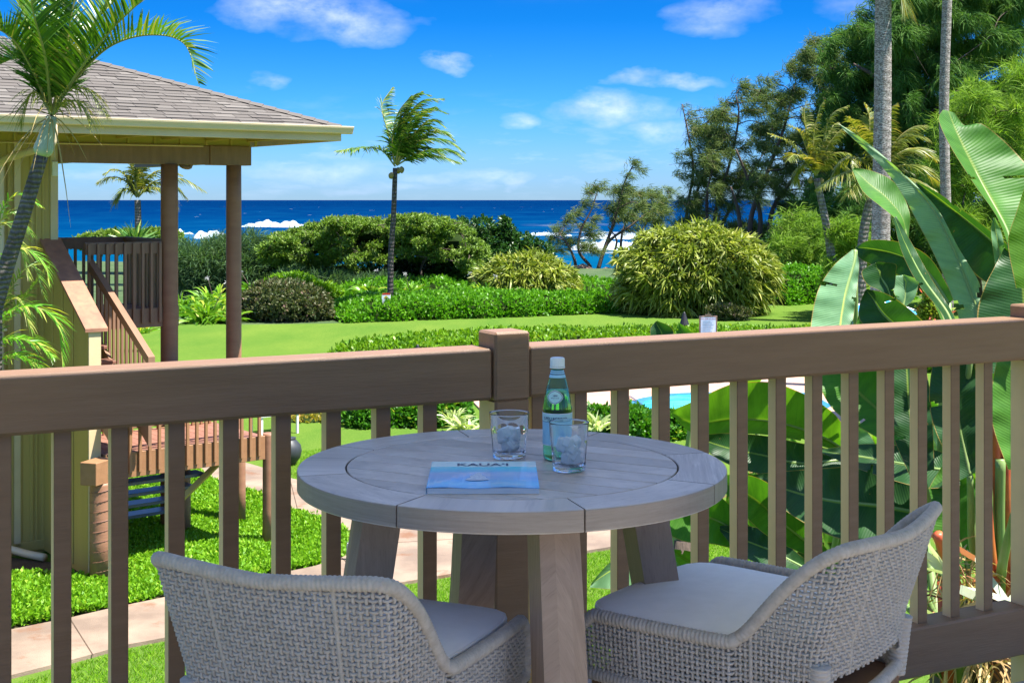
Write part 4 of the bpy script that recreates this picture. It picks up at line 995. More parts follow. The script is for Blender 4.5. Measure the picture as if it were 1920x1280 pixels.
# blue umbrella and striped towels by the pool, behind the big leaves
up = W(1650, 562, 27); um = thing('pool_umbrella', 'blue pool umbrella half hidden behind the giant leaves', 'umbrella', (up.x, up.y, .05))
M_BLU = flat('blue_canvas', (.02, .22, .62), (.03, .30, .75), 3, .7, 0)
n = 8; vs = [(0, 0, up.z)] + [(1.25 * math.cos(2 * math.pi * k / n + .2), 1.25 * math.sin(2 * math.pi * k / n + .2), up.z - .42) for k in range(n)] + [(1.25 * math.cos(2 * math.pi * k / n + .2), 1.25 * math.sin(2 * math.pi * k / n + .2), up.z - .56) for k in range(n)]
for k in range(n):
    if k % 2: o = obj('canopy_panel', MB().add([vs[0], vs[1 + k], vs[1 + (k + 1) % n], vs[1 + n + k], vs[1 + n + (k + 1) % n]], [(0, 1, 2), (1, 3, 4, 2)]), MATS['white_paint'], um)
    else: o = obj('canopy_panel', MB().add([vs[0], vs[1 + k], vs[1 + (k + 1) % n], vs[1 + n + k], vs[1 + n + (k + 1) % n]], [(0, 1, 2), (1, 3, 4, 2)]), M_BLU, um)
obj('pole', MB().tube([(0, 0, 0), (0, 0, up.z + .06)], .025, 8), MATS['white_paint'], um)
# ------------------------------------------------------------------ plants
L_HEDGE = leafm('hedge_leaf', (0.028, 0.122, 0.007), (0.081, 0.244, 0.013), .30, .42, .4, (0.244, 0.308, 0.024))
L_NAUP = leafm('naupaka_leaf', (0.057, 0.203, 0.008), (0.122, 0.308, 0.013), .35, .4, .35, (0.179, 0.342, 0.032))
L_CLIP = leafm('clipped_leaf', (0.073, 0.195, 0.007), (0.162, 0.308, 0.010), .35, .4, .35, (0.267, 0.365, 0.017))
L_DARK = leafm('dark_leaf', (0.013, 0.056, 0.010), (0.042, 0.120, 0.016), .22, .4, .45, (0.093, 0.166, 0.046))
L_HELIO = leafm('heliotrope_leaf', (0.081, 0.162, 0.020), (0.171, 0.267, 0.036), .30, .55, .3, (0.276, 0.342, 0.098))
L_CAS = leafm('casuarina_needle', (0.036, 0.105, 0.026), (0.105, 0.213, 0.036), .30, .7, .15, (0.201, 0.277, 0.062))
L_CASB = leafm('casuarina_brown', (0.050, 0.093, 0.028), (0.151, 0.201, 0.057), .30, .7, .15, (0.251, 0.238, 0.089))
L_CASL = leafm('casuarina_light', (0.081, 0.179, 0.020), (0.195, 0.308, 0.036), .38, .7, .15, (0.244, 0.342, 0.064))
L_GREY = leafm('grey_green_needle', (0.042, 0.098, 0.042), (0.102, 0.176, 0.069), .30, .7, .15, (0.158, 0.222, 0.102))
L_PURP = leafm('purple_shrub_leaf', (0.036, 0.073, 0.020), (0.122, 0.122, 0.049), .25, .5, .3, (0.211, 0.122, 0.105))
L_PAND = leafm('striped_blade', (.060, .115, .014), (.32, .36, .050), .30, .45, .35, (.52, .50, .13))
L_PDRK = leafm('striped_blade_green', (0.050, 0.141, 0.020), (0.302, 0.363, 0.060), .30, .42, .4, (0.484, 0.484, 0.141))
L_LILY = leafm('lily_blade', (0.057, 0.179, 0.010), (0.179, 0.342, 0.017), .35, .35, .4, (0.365, 0.447, 0.041))
L_PALM = leafm('palm_leaflet', (0.039, 0.112, 0.014), (0.123, 0.246, 0.022), .32, .38, .5, (0.336, 0.370, 0.078), (1.3, 1.2, .4))
L_PALY = leafm('palm_leaflet_yellow', (0.074, 0.122, 0.013), (0.207, 0.244, 0.037), .38, .4, .5, (0.335, 0.304, 0.085), (1.3, 1.1, .4))
L_PALG = leafm('garden_palm_leaflet', (0.050, 0.190, 0.014), (0.146, 0.381, 0.022), .40, .33, .5, (0.448, 0.470, 0.090), (1.4, 1.3, .4))
L_GC = leafm('groundcover_leaf', (0.081, 0.244, 0.008), (0.211, 0.406, 0.017), .35, .5, .3, (0.342, 0.487, 0.041))
L_GCY = leafm('golden_groundcover_leaf', (0.179, 0.211, 0.017), (0.447, 0.325, 0.049), .30, .5, .3, (0.487, 0.244, 0.081))
L_GRS = leafm('grass_blade', (0.073, 0.220, 0.007), (0.179, 0.342, 0.013), .35, .6, .1, (0.244, 0.374, 0.032))
L_FLOW = flat('lily_petal', (.85, .85, .80), None, 5, .5, 0)
B_GREY = flat('grey_bark', (.26, .21, .17), (.15, .12, .10), 9, .95, .9, 30, .02, (1, 1, .35))
B_DARK = flat('dark_bark', (.12, .085, .065), (.06, .045, .035), 5, .95, .9, 20, .02, (1, 1, .3))
def palm_bark(name, c1, c2, ring, k=.9):
    m, nt = new_mat(name); tc = N(nt, 'ShaderNodeTexCoord').outputs['Object']
    w = N(nt, 'ShaderNodeTexWave', wave_type='BANDS', bands_direction='Z'); w.inputs['Scale'].default_value = ring; w.inputs['Distortion'].default_value = 3.5; w.inputs['Detail'].default_value = 3; w.inputs['Detail Scale'].default_value = 2
    lk(nt, tc, w.inputs['Vector']); n_ = noise(nt, mapping(nt, tc, (1, 1, .5)), 14, 5, .7)
    c = mixc(nt, ramp(nt, n_, [(.38, (0,) * 3), (.6, (1,) * 3)]), c1, c2); c = mixc(nt, math_(nt, 'MULTIPLY', w.outputs['Fac'], .6), c, tuple(x * .45 for x in c2))
    finish(nt, bsdf(nt, c, .95, bump(nt, math_(nt, 'ADD', w.outputs['Fac'], n_), k, .02), .2).outputs[0]); return m
B_PALM = palm_bark('palm_bark', (.30, .27, .235), (.15, .13, .11), 2.2); B_PALMD = palm_bark('palm_bark_dark', (.16, .135, .12), (.07, .06, .055), 2.2)
def coco_bark():
    m, nt = new_mat('mottled_coconut_bark'); tc = N(nt, 'ShaderNodeTexCoord').outputs['Object']
    a = noise(nt, mapping(nt, tc, (1, 1, 2.6)), 16, 4, .8); b_ = noise(nt, mapping(nt, tc, (1, 1, .4)), 3, 4, .6)
    w = N(nt, 'ShaderNodeTexWave', wave_type='BANDS', bands_direction='Z'); w.inputs['Scale'].default_value = 2.6; w.inputs['Distortion'].default_value = 6; w.inputs['Detail'].default_value = 2; lk(nt, mapping(nt, tc, (.4, .4, .55)), w.inputs['Vector'])
    c = mixc(nt, ramp(nt, a, [(.47, (0,) * 3), (.53, (1,) * 3)]), (.40, .37, .34), (.10, .085, .075))
    c = mixc(nt, ramp(nt, b_, [(.4, (0,) * 3), (.7, (.6,) * 3)]), c, (.22, .18, .15)); c = mixc(nt, math_(nt, 'MULTIPLY', ramp(nt, w.outputs['Fac'], [(.8, (0,) * 3), (1, (1,) * 3)]), .4), c, (.08, .07, .06))
    finish(nt, bsdf(nt, c, .95, bump(nt, math_(nt, 'ADD', a, math_(nt, 'MULTIPLY', w.outputs['Fac'], .35)), .9, .02), .2).outputs[0]); return m
B_COCO = coco_bark(); B_NEAR = palm_bark('garden_palm_bark', (.22, .19, .15), (.12, .10, .08), 9.0, .6)
M_CORE = flat('foliage_shade', (.020, .035, .010), None, 3, 1, 0, spec=0.)  # near-black green: the shade inside foliage, put into the colour

def blob(mb, c, r, n1=7, n2=10):
    vs = []
    for i in range(n1 + 1):
        th = math.pi * i / n1
        for k in range(n2):
            q = 2 * math.pi * k / n2; f = random.uniform(.86, 1.06); vs.append((c[0] + r[0] * f * math.sin(th) * math.cos(q), c[1] + r[1] * f * math.sin(th) * math.sin(q), c[2] + r[2] * f * math.cos(th)))
    mb.add(vs, [(i * n2 + k, i * n2 + (k + 1) % n2, (i + 1) * n2 + (k + 1) % n2, (i + 1) * n2 + k) for i in range(n1) for k in range(n2)]); return mb
def tufts(fb, T, O, nleaf, L, Wd, style, spread=.9, bias=(0, 0, .4), droop=.2):
    """around each tuft centre T (outward direction O) a spray of leaves"""
    n = len(T)
    if n == 0: return
    P = np.repeat(T, nleaf, 0); D = np.repeat(O, nleaf, 0) + RG.normal(size=(n * nleaf, 3)) * spread + np.array(bias)
    tr = np.repeat(RG.random(n), nleaf) * .55 + RG.random(n * nleaf) * .45
    l = L * RG.uniform(.65, 1.25, n * nleaf); P = P + RG.normal(size=P.shape) * L * .25
    if style == 'leaf': fb.leaves(P, D, np.repeat(O, nleaf, 0) + RG.normal(size=(n * nleaf, 3)) * .5 + (0, 0, .5), l, Wd * RG.uniform(.7, 1.2, n * nleaf), rnd=tr)
    else: fb.strips(P, D, l, Wd, droop=droop, nseg=2, rnd=tr)
def hedge(name, label, cat, line, width, height, mat, dens=60, L=.10, Wd=.055, nleaf=5, group=None, wob=.12, z0=0., core=True, front_only=True):
    """line: ground points (world); foliage on a rounded box swept along them"""
    pts = [Vector(p) for p in line]; base = sum(pts, Vector()) / len(pts); t = thing(name, label, cat, (base.x, base.y, z0), group=group)
    cum = [0]
    for a, b in zip(pts, pts[1:]): cum.append(cum[-1] + (b - a).length)
    LT = cum[-1]; n = int(dens * LT * (width + 2 * height)); s = RG.random(n) * LT; hw = width / 2; per = RG.random(n)
    i = np.clip(np.searchsorted(cum, s) - 1, 0, len(pts) - 2); A = np.array([list(p) for p in pts]); cumA = np.array(cum)
    k = ((s - cumA[i]) / (cumA[i + 1] - cumA[i]))[:, None]; c = A[i] * (1 - k) + A[i + 1] * k; d = A[i + 1] - A[i]; d /= np.linalg.norm(d, axis=1, keepdims=True); nr = np.stack([-d[:, 1], d[:, 0], 0 * d[:, 0]], 1)
    q = (per - .5) * math.pi * 1.0; ex = 4.5
    cq, sq = np.cos(q), np.sin(q); rr = (np.abs(cq) ** ex + np.abs(sq) ** ex) ** (-1 / ex)
    wv = 1 + wob * (np.sin(s * 1.3) * .5 + np.sin(s * 3.7 + per * 9) * .5 + RG.normal(size=n) * .35)
    P = c + nr * (sq * rr * hw * (1 + (wv - 1) * .6))[:, None]; P[:, 2] = z0 + cq * rr * height * wv
    endf = np.minimum(1, np.minimum(s, LT - s) / max(hw * .8, .3)); P[:, 2] = z0 + (P[:, 2] - z0) * np.sqrt(np.clip(endf, 0.02, 1)) ; 
    O = nr * sq[:, None] * 1.0; O[:, 2] += cq * .9 + .2; O /= np.linalg.norm(O, axis=1, keepdims=True)
    low = RG.random(n) < .0
    fb = FB(); tufts(fb, P, O, nleaf, L, Wd, 'leaf', .75, (0, 0, .35)); fb.build('foliage', mat, t)
    if core:
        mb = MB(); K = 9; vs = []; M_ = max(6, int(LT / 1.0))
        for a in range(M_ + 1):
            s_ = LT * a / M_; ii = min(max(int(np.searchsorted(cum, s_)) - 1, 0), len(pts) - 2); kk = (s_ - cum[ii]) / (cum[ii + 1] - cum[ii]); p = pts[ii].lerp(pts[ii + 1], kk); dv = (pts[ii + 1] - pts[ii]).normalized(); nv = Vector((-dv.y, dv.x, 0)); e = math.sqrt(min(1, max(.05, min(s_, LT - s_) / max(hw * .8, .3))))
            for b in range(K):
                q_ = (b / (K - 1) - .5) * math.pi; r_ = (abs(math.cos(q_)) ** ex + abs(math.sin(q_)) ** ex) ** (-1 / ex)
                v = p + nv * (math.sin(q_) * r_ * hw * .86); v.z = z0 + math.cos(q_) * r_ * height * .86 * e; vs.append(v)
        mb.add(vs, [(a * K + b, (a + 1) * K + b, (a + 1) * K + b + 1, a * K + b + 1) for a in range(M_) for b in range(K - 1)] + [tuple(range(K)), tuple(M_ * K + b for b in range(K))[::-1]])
        obj('shade_core', mb, M_CORE, t, world=True)  # solid dark core, coloured as the shade inside the hedge
    return t
def shrub(name, label, cat, blobs, d, mat, ntuft=300, nleaf=6, L=.12, Wd=.06, style='leaf', spread=.8, bias=(0, 0, .4), droop=.2, group=None, trunkm=None, core=.8, depthr=.9, zg=0.0, shell=.75, nlobe=9, lob=.34):
    """blobs: (px, py, rx px, ry px) seen from here at distance d"""
    c0 = W(blobs[0][0], blobs[0][1], d); t = thing(name, label, cat, (c0.x, c0.y, zg), group=group); fb = FB(); cb = MB(); tot = sum(b[2] * b[3] for b in blobs)
    for b in blobs:
        dd = d + (b[4] if len(b) > 4 else 0); c = np.array(W(b[0], b[1], dd)); r = np.array([b[2], min(b[2], b[3] * 1.6) * depthr, b[3]]) * dd / FPX
        n = int(ntuft * b[2] * b[3] / tot); O = rand_dirs(n)
        f = RG.uniform(shell, 1.0, n) 
        if nlobe:   # uneven outline: lobes swell out of the ball
            ld = rand_dirs(nlobe, .2); dots = O @ ld.T; f *= (1 - lob * .5) + lob * np.clip((dots.max(1) - .55) / .45, 0, 1)
        P = c + O * r * f[:, None]; keep = P[:, 2] > zg; P, O = P[keep], O[keep]; On = O / r; On /= np.linalg.norm(On, axis=1, keepdims=True)
        tufts(fb, P, On, nleaf, L, Wd, style, spread, bias, droop)
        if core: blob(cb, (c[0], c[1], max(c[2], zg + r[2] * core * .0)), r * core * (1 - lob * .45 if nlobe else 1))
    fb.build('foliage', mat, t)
    if core: obj('shade_core', cb, M_CORE, t, world=True, smooth=False)  # solid dark blobs painted as the shade inside the shrub
    return t
def limb(mb, a, b, r0, r1, sag=.15, n=6, seg=6):
    a, b = Vector(a), Vector(b); m = (a + b) / 2 + Vector((random.uniform(-1, 1), random.uniform(-1, 1), random.uniform(-.3, 1))) * (b - a).length * sag
    pts = crv([a, m, b], seg); k = len(pts); mb.tube(pts, [r0 + (r1 - r0) * i / (k - 1) for i in range(k)], n)
    return pts
def tree(name, label, cat, trunks, clumps, d, leafmat, barkmat, r0=.2, ntuft=26, nleaf=8, L=.5, Wd=.03, style='strip', wind=(.55, 0, .1), spread=.5, droop=.25, group=None, dspread=2.0, zg=0., twig=5, leafscale=1.0, gap=.0):
    """trunks: lists of (px,py); clumps: (px,py,rx,ry) sprays of foliage borne on limbs"""
    p0 = W(*trunks[0][0], d); t = thing(name, label, cat, (p0.x, p0.y, zg), group=group); wood = MB(); nodes = []
    for tr in trunks:
        dz = random.uniform(-.5, .5); pts = crv([W(x, y, d + dz * i * .6) for i, (x, y) in enumerate(tr)], 5); pts[0].z = min(pts[0].z, zg)
        k = len(pts); rs = [r0 * .5 * (1 - .72 * i / (k - 1)) for i in range(k)]; wood.tube(pts, rs, 8); nodes += [(p, r_) for p, r_ in zip(pts, rs)][k // 4:]
    fb = FB(); wd = np.array(wind)
    for cl in clumps:
        px, py, rx, ry = cl[:4]; dd = d + random.uniform(-1, 1) * dspread; c = W(px, py, dd); rm = np.array([rx, (rx + ry) / 2 * .8, ry]) * dd / FPX
        best = min(nodes, key=lambda n_: (n_[0] - c).length + 2.5 * max(0, n_[0].z - c.z)); rb_ = min(best[1] * .6, r0 * .45)
        lp = limb(wood, best[0], c, rb_, .022, .16, 5, 5); nodes.append((lp[len(lp) // 2], rb_ * .6)); nodes.append((c, .04))
        for k in range(twig):
            e = c + Vector([random.gauss(0, .5) * rm[0], random.gauss(0, .5) * rm[1], random.gauss(0, .5) * rm[2]]) + Vector(wd) * .3 * rm[0]; wood.tube([c, (c + e) / 2 + Vector((0, 0, .05)), e], [.022, .014, .006], 3, caps=False)
        n = max(4, int(ntuft * 1.25 * rx * ry / 400)); O = rand_dirs(n); P = np.array(c) + O * rm * (RG.random(n) ** .45)[:, None]
        if style == 'strip':   # plumes: sprays strung along drooping twigs
            npl = 12; dirs = rand_dirs(npl, .1) * rm * 1.15 + wd * rm[0] * .5; kk = RG.integers(0, npl, n); tt = RG.random(n) ** .7
            P = np.array(c) + dirs[kk] * tt[:, None] + RG.normal(size=(n, 3)) * rm.mean() * .09; O = dirs[kk] / (np.linalg.norm(dirs[kk], axis=1, keepdims=True) + 1e-9)
        tufts(fb, P, O * .35 + wd, nleaf, L, Wd, style, spread, (0, 0, 0), droop)
    obj('trunk', wood, barkmat, t, world=True, smooth=True); fb.build('crown', leafmat, t, kind=None); return t
def frond(fb, pts, ll, lw, nl=44, sagv=(0, 0, -1), droop=.45, wind=(0, 0, 0), rach=None, up=None, r=.02, both=True, vee=.25, tipk=.35, start=.12):
    """a feather leaf: rachis along pts, leaflets both sides"""
    c = crv(pts, 10); L = [0]
    for a, b in zip(c, c[1:]): L.append(L[-1] + (b - a).length)
    LT = L[-1]; ca = np.array([list(p) for p in c]); la = np.array(L); s = np.linspace(start, .995, nl) * LT
    P = np.stack([np.interp(s, la, ca[:, j]) for j in range(3)], 1); e = .02 * LT; T = np.stack([np.interp(s + e, la, ca[:, j]) - np.interp(s - e, la, ca[:, j]) for j in range(3)], 1); T /= np.linalg.norm(T, axis=1, keepdims=True) + 1e-9
    upv = np.array(up if up is not None else (0, 0, 1.)); S = np.cross(T, upv); S /= np.linalg.norm(S, axis=1, keepdims=True) + 1e-9; U = np.cross(S, T)
    u = s / LT; ln = ll * np.clip(np.sin(np.pi * (u * .86 + .12)) ** .6, .15, 1) * (1 - tipk * u)
    for sg in ((1, -1) if both else (1,)):
        D = S * sg * (1 - .35 * u)[:, None] + T * (.35 + .55 * u)[:, None] + U * vee + np.array(wind) + RG.normal(size=P.shape) * .07
        fb.strips(P, D, ln * RG.uniform(.85, 1.1, nl), lw, droop=droop * RG.uniform(.7, 1.3, nl), nseg=3, side=T + RG.normal(size=P.shape) * .25, sag=sagv, rnd=np.clip(RG.normal(.45, .25, nl) + .25 * u, 0, 1), w0=.75)
    if rach is not None: k = len(c); rach.tube(c, [r * (1 - .85 * i / (k - 1)) for i in range(k)], 5)
L_PGD = leafm('crown_leaflet', (.025, .085, .008), (.075, .19, .014), .30, .35, .5, (.20, .24, .05), (1.4, 1.3, .4))
def palm(name, label, trunk, r0, r1, d, fronds, ll, lw, leafmat, barkmat, group=None, zg=0., nl=44, droop=.45, wind=(0, 0, 0), rr=.03, coconuts=0, dsp=1.0, vee=.25):
    """fronds: pixel polylines from the crown outwards"""
    p0 = W(*trunk[0], d); t = thing(name, label, 'palm tree', (p0.x, p0.y, zg), group=group); pts = crv([W(x, y, d) for x, y in trunk], 6); pts[0].z = min(pts[0].z, zg); k = len(pts)
    obj('trunk', MB().tube(pts, [r0 + (r1 - r0) * (i / (k - 1)) ** .6 for i in range(k)], 12), barkmat, t, world=True, smooth=True)
    rm = flat('palm_rachis', (.22, .26, .05), (.30, .26, .08), 3, .5, 0)
    for i, fr in enumerate(fronds):
        dz = (random.uniform(-dsp, dsp) if len(fr) and not isinstance(fr[0], (int, float)) else fr[0]); fr = fr if not isinstance(fr[0], (int, float)) else fr[1:]
        P = [W(x, y, d + dz * (j / (len(fr) - 1))) for j, (x, y) in enumerate(fr)]; fb = FB(); rc = MB()
        frond(fb, P, ll, lw, nl, droop=droop, wind=wind, rach=rc, r=rr, vee=vee); f_ = fb.build('frond', leafmat, t, kind=None); obj('rachis', rc, rm, f_, world=True, smooth=True)
    for i in range(coconuts):
        c = pts[-1] + Vector((random.uniform(-.25, .25), random.uniform(-.25, .25), random.uniform(-.3, .0))); obj('coconut', blob(MB(), c, (.11, .11, .13), 6, 8), flat('coconut_husk', (.30, .24, .06), (.2, .15, .05), 3, .6, 0), t, world=True, smooth=True)
    return t

# --- hedges and shrubs beyond the lawn
gl = lambda l, dy=0: [Vector((G(x, y).x, G(x, y).y + dy, 0)) for x, y in l]
hedge('naupaka_hedge', 'long low bright green hedge along the sea side of the lawn', 'hedge', gl([(600, 607), (720, 603), (900, 597), (1030, 592), (1128, 588)], 2.3), 4.4, .76, L_NAUP, 70, .15, .085, 5, wob=.1)
hedge('naupaka_hedge', 'second lighter green hedge behind the long low one, left of the palm trunk', 'hedge', gl([(545, 600), (640, 598), (770, 596), (900, 592)], 7.6), 5.0, .92, L_NAUP, 44, .17, .09, 5, wob=.16)
hedge('naupaka_hedge', 'flat green scrub between the two striped mounds', 'hedge', gl([(1010, 590), (1120, 586), (1200, 582)], 12), 12, .95, L_NAUP, 26, .20, .10, 5, wob=.12)
hedge('naupaka_hedge', 'bright green hedge right of the giant striped mound', 'hedge', gl([(1440, 574), (1500, 570), (1600, 565), (1700, 562)], 1.2), 2.6, 1.35, L_NAUP, 75, .15, .085, 5, wob=.12)
shrub('round_shrub', 'round purple green shrub at the lawn edge right of the brown columns', 'shrub', [(532, 572, 82, 46), (470, 582, 40, 30), (590, 580, 34, 30)], 50.5, L_PURP, 3300, 6, .13, .07, zg=0, lob=.2)
shrub('golden_shrub', 'yellow green shrub rising behind the round purple shrub', 'shrub', [(545, 540, 50, 24), (600, 550, 40, 18)], 53.5, L_CLIP, 1200, 6, .16, .08, lob=.3)
hedge('clipped_hedge', 'curving clipped yellow green hedge just beyond the railing', 'hedge', [Vector((-3.3, 31.6, 0)), Vector((-2.6, 34.0, 0)), Vector((-1.2, 35.6, 0)), Vector((2, 36.3, 0)), Vector((6, 36.6, 0)), Vector((9.5, 36.6, 0)), Vector((13, 36.4, 0))], 3.0, .92, L_CLIP, 95, .12, .07, 5, wob=.05)
# dark bushes near the pool
shrub('glossy_bush', 'glossy green bush behind the railing left of the centre post', 'bush', [(700, 792, 60, 40), (780, 790, 60, 46), (845, 785, 45, 40)], 27, L_HEDGE, 2600, 6, .11, .065, lob=.25)
shrub('glossy_bush', 'dark green bush in front of the pool right of the bottle', 'bush', [(1180, 805, 55, 40), (1120, 800, 40, 34), (1250, 815, 40, 42)], 25.5, L_HEDGE, 2200, 6, .11, .065, lob=.25)
shrub('dry_shrub', 'olive shrub with red tips behind the right end of the rail', 'shrub', [(1752, 592, 26, 24), (1744, 566, 10, 16)], 24, leafm('red_tip', (.10, .20, .02), (.30, .34, .04), .3, .5, .3, (.60, .12, .05)), 420, 5, .10, .05)
shrub('golden_groundcover', 'golden brown groundcover bank beyond the wooden bridge', 'groundcover', [(600, 812, 90, 26), (560, 800, 60, 26), (655, 800, 55, 28), (610, 785, 90, 18)], 28.0, L_GCY, 5200, 5, .09, .06, lob=.12, depthr=3.0, core=.7)
def rosette(px, py, d, label, mat, n=40, L=.8, Wd=.07, droop=.45, name='lily_clump', cat='lily', group=None, flowers=0, z=None, up=.9):
    p = W(px, py, d); z = p.z if z is None else z; t = thing(name, label, cat, (p.x, p.y, z), group=group); fb = FB(); D = rand_dirs(n); D[:, 2] = np.abs(D[:, 2]) * .8 + up * RG.random(n)
    fb.strips(np.array([[p.x, p.y, z]]) + RG.normal(size=(n, 3)) * (L * .10, L * .10, 0), D, L * RG.uniform(.7, 1.15, n), Wd, droop=droop, nseg=4, w0=.7); fb.build('blades', mat, t, kind='stuff')
    for k in range(flowers):
        c = Vector((p.x + random.uniform(-.5, .5) * L, p.y + random.uniform(-.4, .1) * L, z + L * random.uniform(.75, .95))); f2 = FB(); f2.strips(np.repeat([list(c)], 14, 0), rand_dirs(14, .2), .13, .03, droop=.3, nseg=2); fo_ = f2.build('flower', L_FLOWM, t, kind=None)
        obj('stalk', MB().tube([(p.x, p.y, z), tuple(c)], .012, 4), MATS['palm_rachis'] if 'palm_rachis' in MATS else B_DARK, t, world=True)
    return t
L_FLOWM = leafm('white_petal', (0.487, 0.487, 0.463), (0.518, 0.518, 0.500), .3, .5, .2, None, (0.609, 0.609, 0.609))
lil = 'spider lilies along the lawn'
for i, (x, y, s, lab) in enumerate([(352, 604, 1.0, 'spider lily clump just right of the left brown column'), (388, 606, 1.05, 'spider lily clump in the middle between the two brown columns'), (420, 605, .9, 'spider lily clump beside the right brown column'), (370, 590, 1.1, 'taller spider lily behind, between the columns'), (408, 588, 1.1, 'spider lily at the back beside the right column'), (338, 590, 1.1, 'spider lily at the back against the left column'), (398, 575, 1.2, 'rearmost spider lily under the grey green thicket')]):
    rosette(x, y, G(x, y).y, lab, L_LILY, 110, 1.5 * s, .13, .5, group=lil, flowers=1 if i in (1, 4) else 0)
for x, y, s, lab, fl in [(1212, 583, 1.0, 'spider lily under the giant striped mound, left of three', 2), (1268, 582, .95, 'middle spider lily under the giant striped mound', 1), (1312, 581, .85, 'spider lily under the mound, right of three, before the bare bank', 1), (1238, 578, .8, 'small spider lily set back between two larger ones', 0)]:
    rosette(x, y, G(x, y).y, lab, L_LILY, 75, 1.0 * s, .09, .6, group=lil, flowers=fl)
for x, y, s, lab in [(575, 562, 1.1, 'spider lily poking out of the back hedge left of the palm'), (690, 552, 1.1, 'spider lily with blooms left of the hazard sign'), (770, 553, 1.1, 'spider lily just right of the palm trunk'), (905, 552, 1.1, 'spider lily with white blooms at the foot of the smaller striped mound'), (950, 554, 1.0, 'spider lily before the smaller striped mound, right one'), (475, 548, 1.1, 'pale lily clump above the purple shrub')]:
    rosette(x, y, 54.5, lab, L_LILY, 50, .95 * s, .10, .5, group=lil, flowers=1)
rosette(1152, 585, G(1152, 585).y, 'reddish ti plant at the left foot of the giant striped mound', leafm('ti_leaf', (.20, .22, .03), (.42, .30, .06), .35, .4, .4, (.50, .18, .07)), 60, 1.05, .10, .25, 'ti_plant', 'plant', up=1.2)
for x, y, d, s, lab in [(868, 806, 25.5, .6, 'striped lily behind the balcony post, left'), (1120, 805, 24.8, .65, 'striped lily beside the bottle behind the railing'), (1098, 800, 25.2, .6, 'small striped lily close behind the glass'), (850, 790, 26, .5, 'small striped lily at the foot of the glossy bush')]:
    rosette(x, y, d, lab, leafm('striped_lily', (.30, .38, .12), (.55, .60, .28), .3, .4, .4, (.75, .78, .5)), 34, s, .06, .45, 'striped_lily', 'lily')
# --- striped mounds
def mound(label, cx, cy, rx, ry, d, n, mat, L=.50):
    c = W(cx, cy, d); r = np.array([rx, rx * .8, ry]) * d / FPX; zb = 0.0; t = thing('striped_screwpine', label, 'screwpine', (c.x, c.y, 0), group='yellow striped mounds'); fb = FB()
    O = rand_dirs(n * 2, .12); O = O[(O[:, 1] < .45)][:n]; n = len(O); bu = 1 + .07 * np.sin(O[:, 0] * 9 + 1) * np.cos(O[:, 2] * 7)
    P = np.array(c) + O * r * (RG.uniform(.72, 1.0, n) * bu)[:, None]; P[:, 2] = np.maximum(P[:, 2], .15)
    k = 12; D = np.repeat(O * (1, 1, .6), k, 0) * 1.0 + RG.normal(size=(n * k, 3)) * .8 + (0, 0, .45); tr = np.repeat(RG.random(n), k) * .4 + RG.random(n * k) * .6
    fb.strips(np.repeat(P, k, 0), D, L * RG.uniform(.6, 1.25, n * k), .078, droop=RG.uniform(.15, .8, n * k), nseg=4, rnd=tr, w0=.8); fb.build('blades', mat, t)
    obj('mound_shade_core', blob(MB(), (c.x, c.y + .2, c.z * .96), r * .80, 9, 14), M_CORE, t, world=True)  # dark blob under the blades, coloured as the shade between them
mound('giant yellow striped screwpine mound in the middle right of the view', 1305, 520, 152, 98, 53.5, 1500, L_PAND)
mound('smaller yellow striped screwpine mound beside the round green tree', 990, 540, 95, 64, 56, 720, L_PAND)
shrub('brown_bush', 'dull brown green bush at the right foot of the giant mound', 'bush', [(1352, 584, 26, 12), (1385, 586, 22, 10)], 50.2, L_PURP, 420, 5, .12, .06)
# --- the round heliotrope tree: an umbrella of pale leaf pads on dark limbs
rn = random.Random(5)
def umbrella_tree():
    d = 62; clumps = []
    prof = [(495, 462), (520, 440), (560, 424), (600, 414), (650, 405), (700, 402), (740, 400), (790, 398), (830, 404), (865, 420), (890, 440), (905, 470)]
    def topy(x):
        for (x0, y0), (x1, y1) in zip(prof, prof[1:]):
            if x0 <= x <= x1: return y0 + (y1 - y0) * (x - x0) / (x1 - x0)
        return 470
    for i in range(190):
        x = rn.uniform(498, 900); ty = topy(x); y = ty + 9 + rn.random() ** 1.3 * min(78, (545 - ty) * .55); clumps.append((x, y, rn.uniform(18, 32), rn.uniform(6, 10)))
    for i in range(16): clumps.append((rn.uniform(520, 700), rn.uniform(478, 512), rn.uniform(14, 24), rn.uniform(5, 8)))
    tree('heliotrope_tree', 'broad umbrella shaped pale green tree behind the hedge, pierced by the palm trunk', 'tree', [[(690, 545), (670, 500), (640, 470)], [(692, 548), (720, 500), (760, 455)], [(800, 548), (790, 500), (830, 450)], [(640, 545), (600, 505), (560, 475)]],
         clumps, d, L_HELIO, B_DARK, .16, 105, 8, .15, .075, 'leaf', (0, -.15, .75), .75, dspread=3.6, twig=6)
umbrella_tree()
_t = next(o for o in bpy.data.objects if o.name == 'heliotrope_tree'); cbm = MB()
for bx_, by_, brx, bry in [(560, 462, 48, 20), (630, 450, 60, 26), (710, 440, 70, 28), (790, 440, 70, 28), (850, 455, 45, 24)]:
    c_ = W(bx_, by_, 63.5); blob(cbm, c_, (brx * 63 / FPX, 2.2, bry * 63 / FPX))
obj('crown_shade_core', cbm, M_CORE, _t, world=True)  # solid dark blobs that paint shade into the crown
shrub('dark_thicket', 'dark glossy thicket under the umbrella tree', 'thicket', [(780, 515, 95, 48), (860, 505, 60, 48), (690, 530, 60, 28), (600, 520, 60, 24)], 66, L_DARK, 3600, 6, .17, .09, lob=.3)
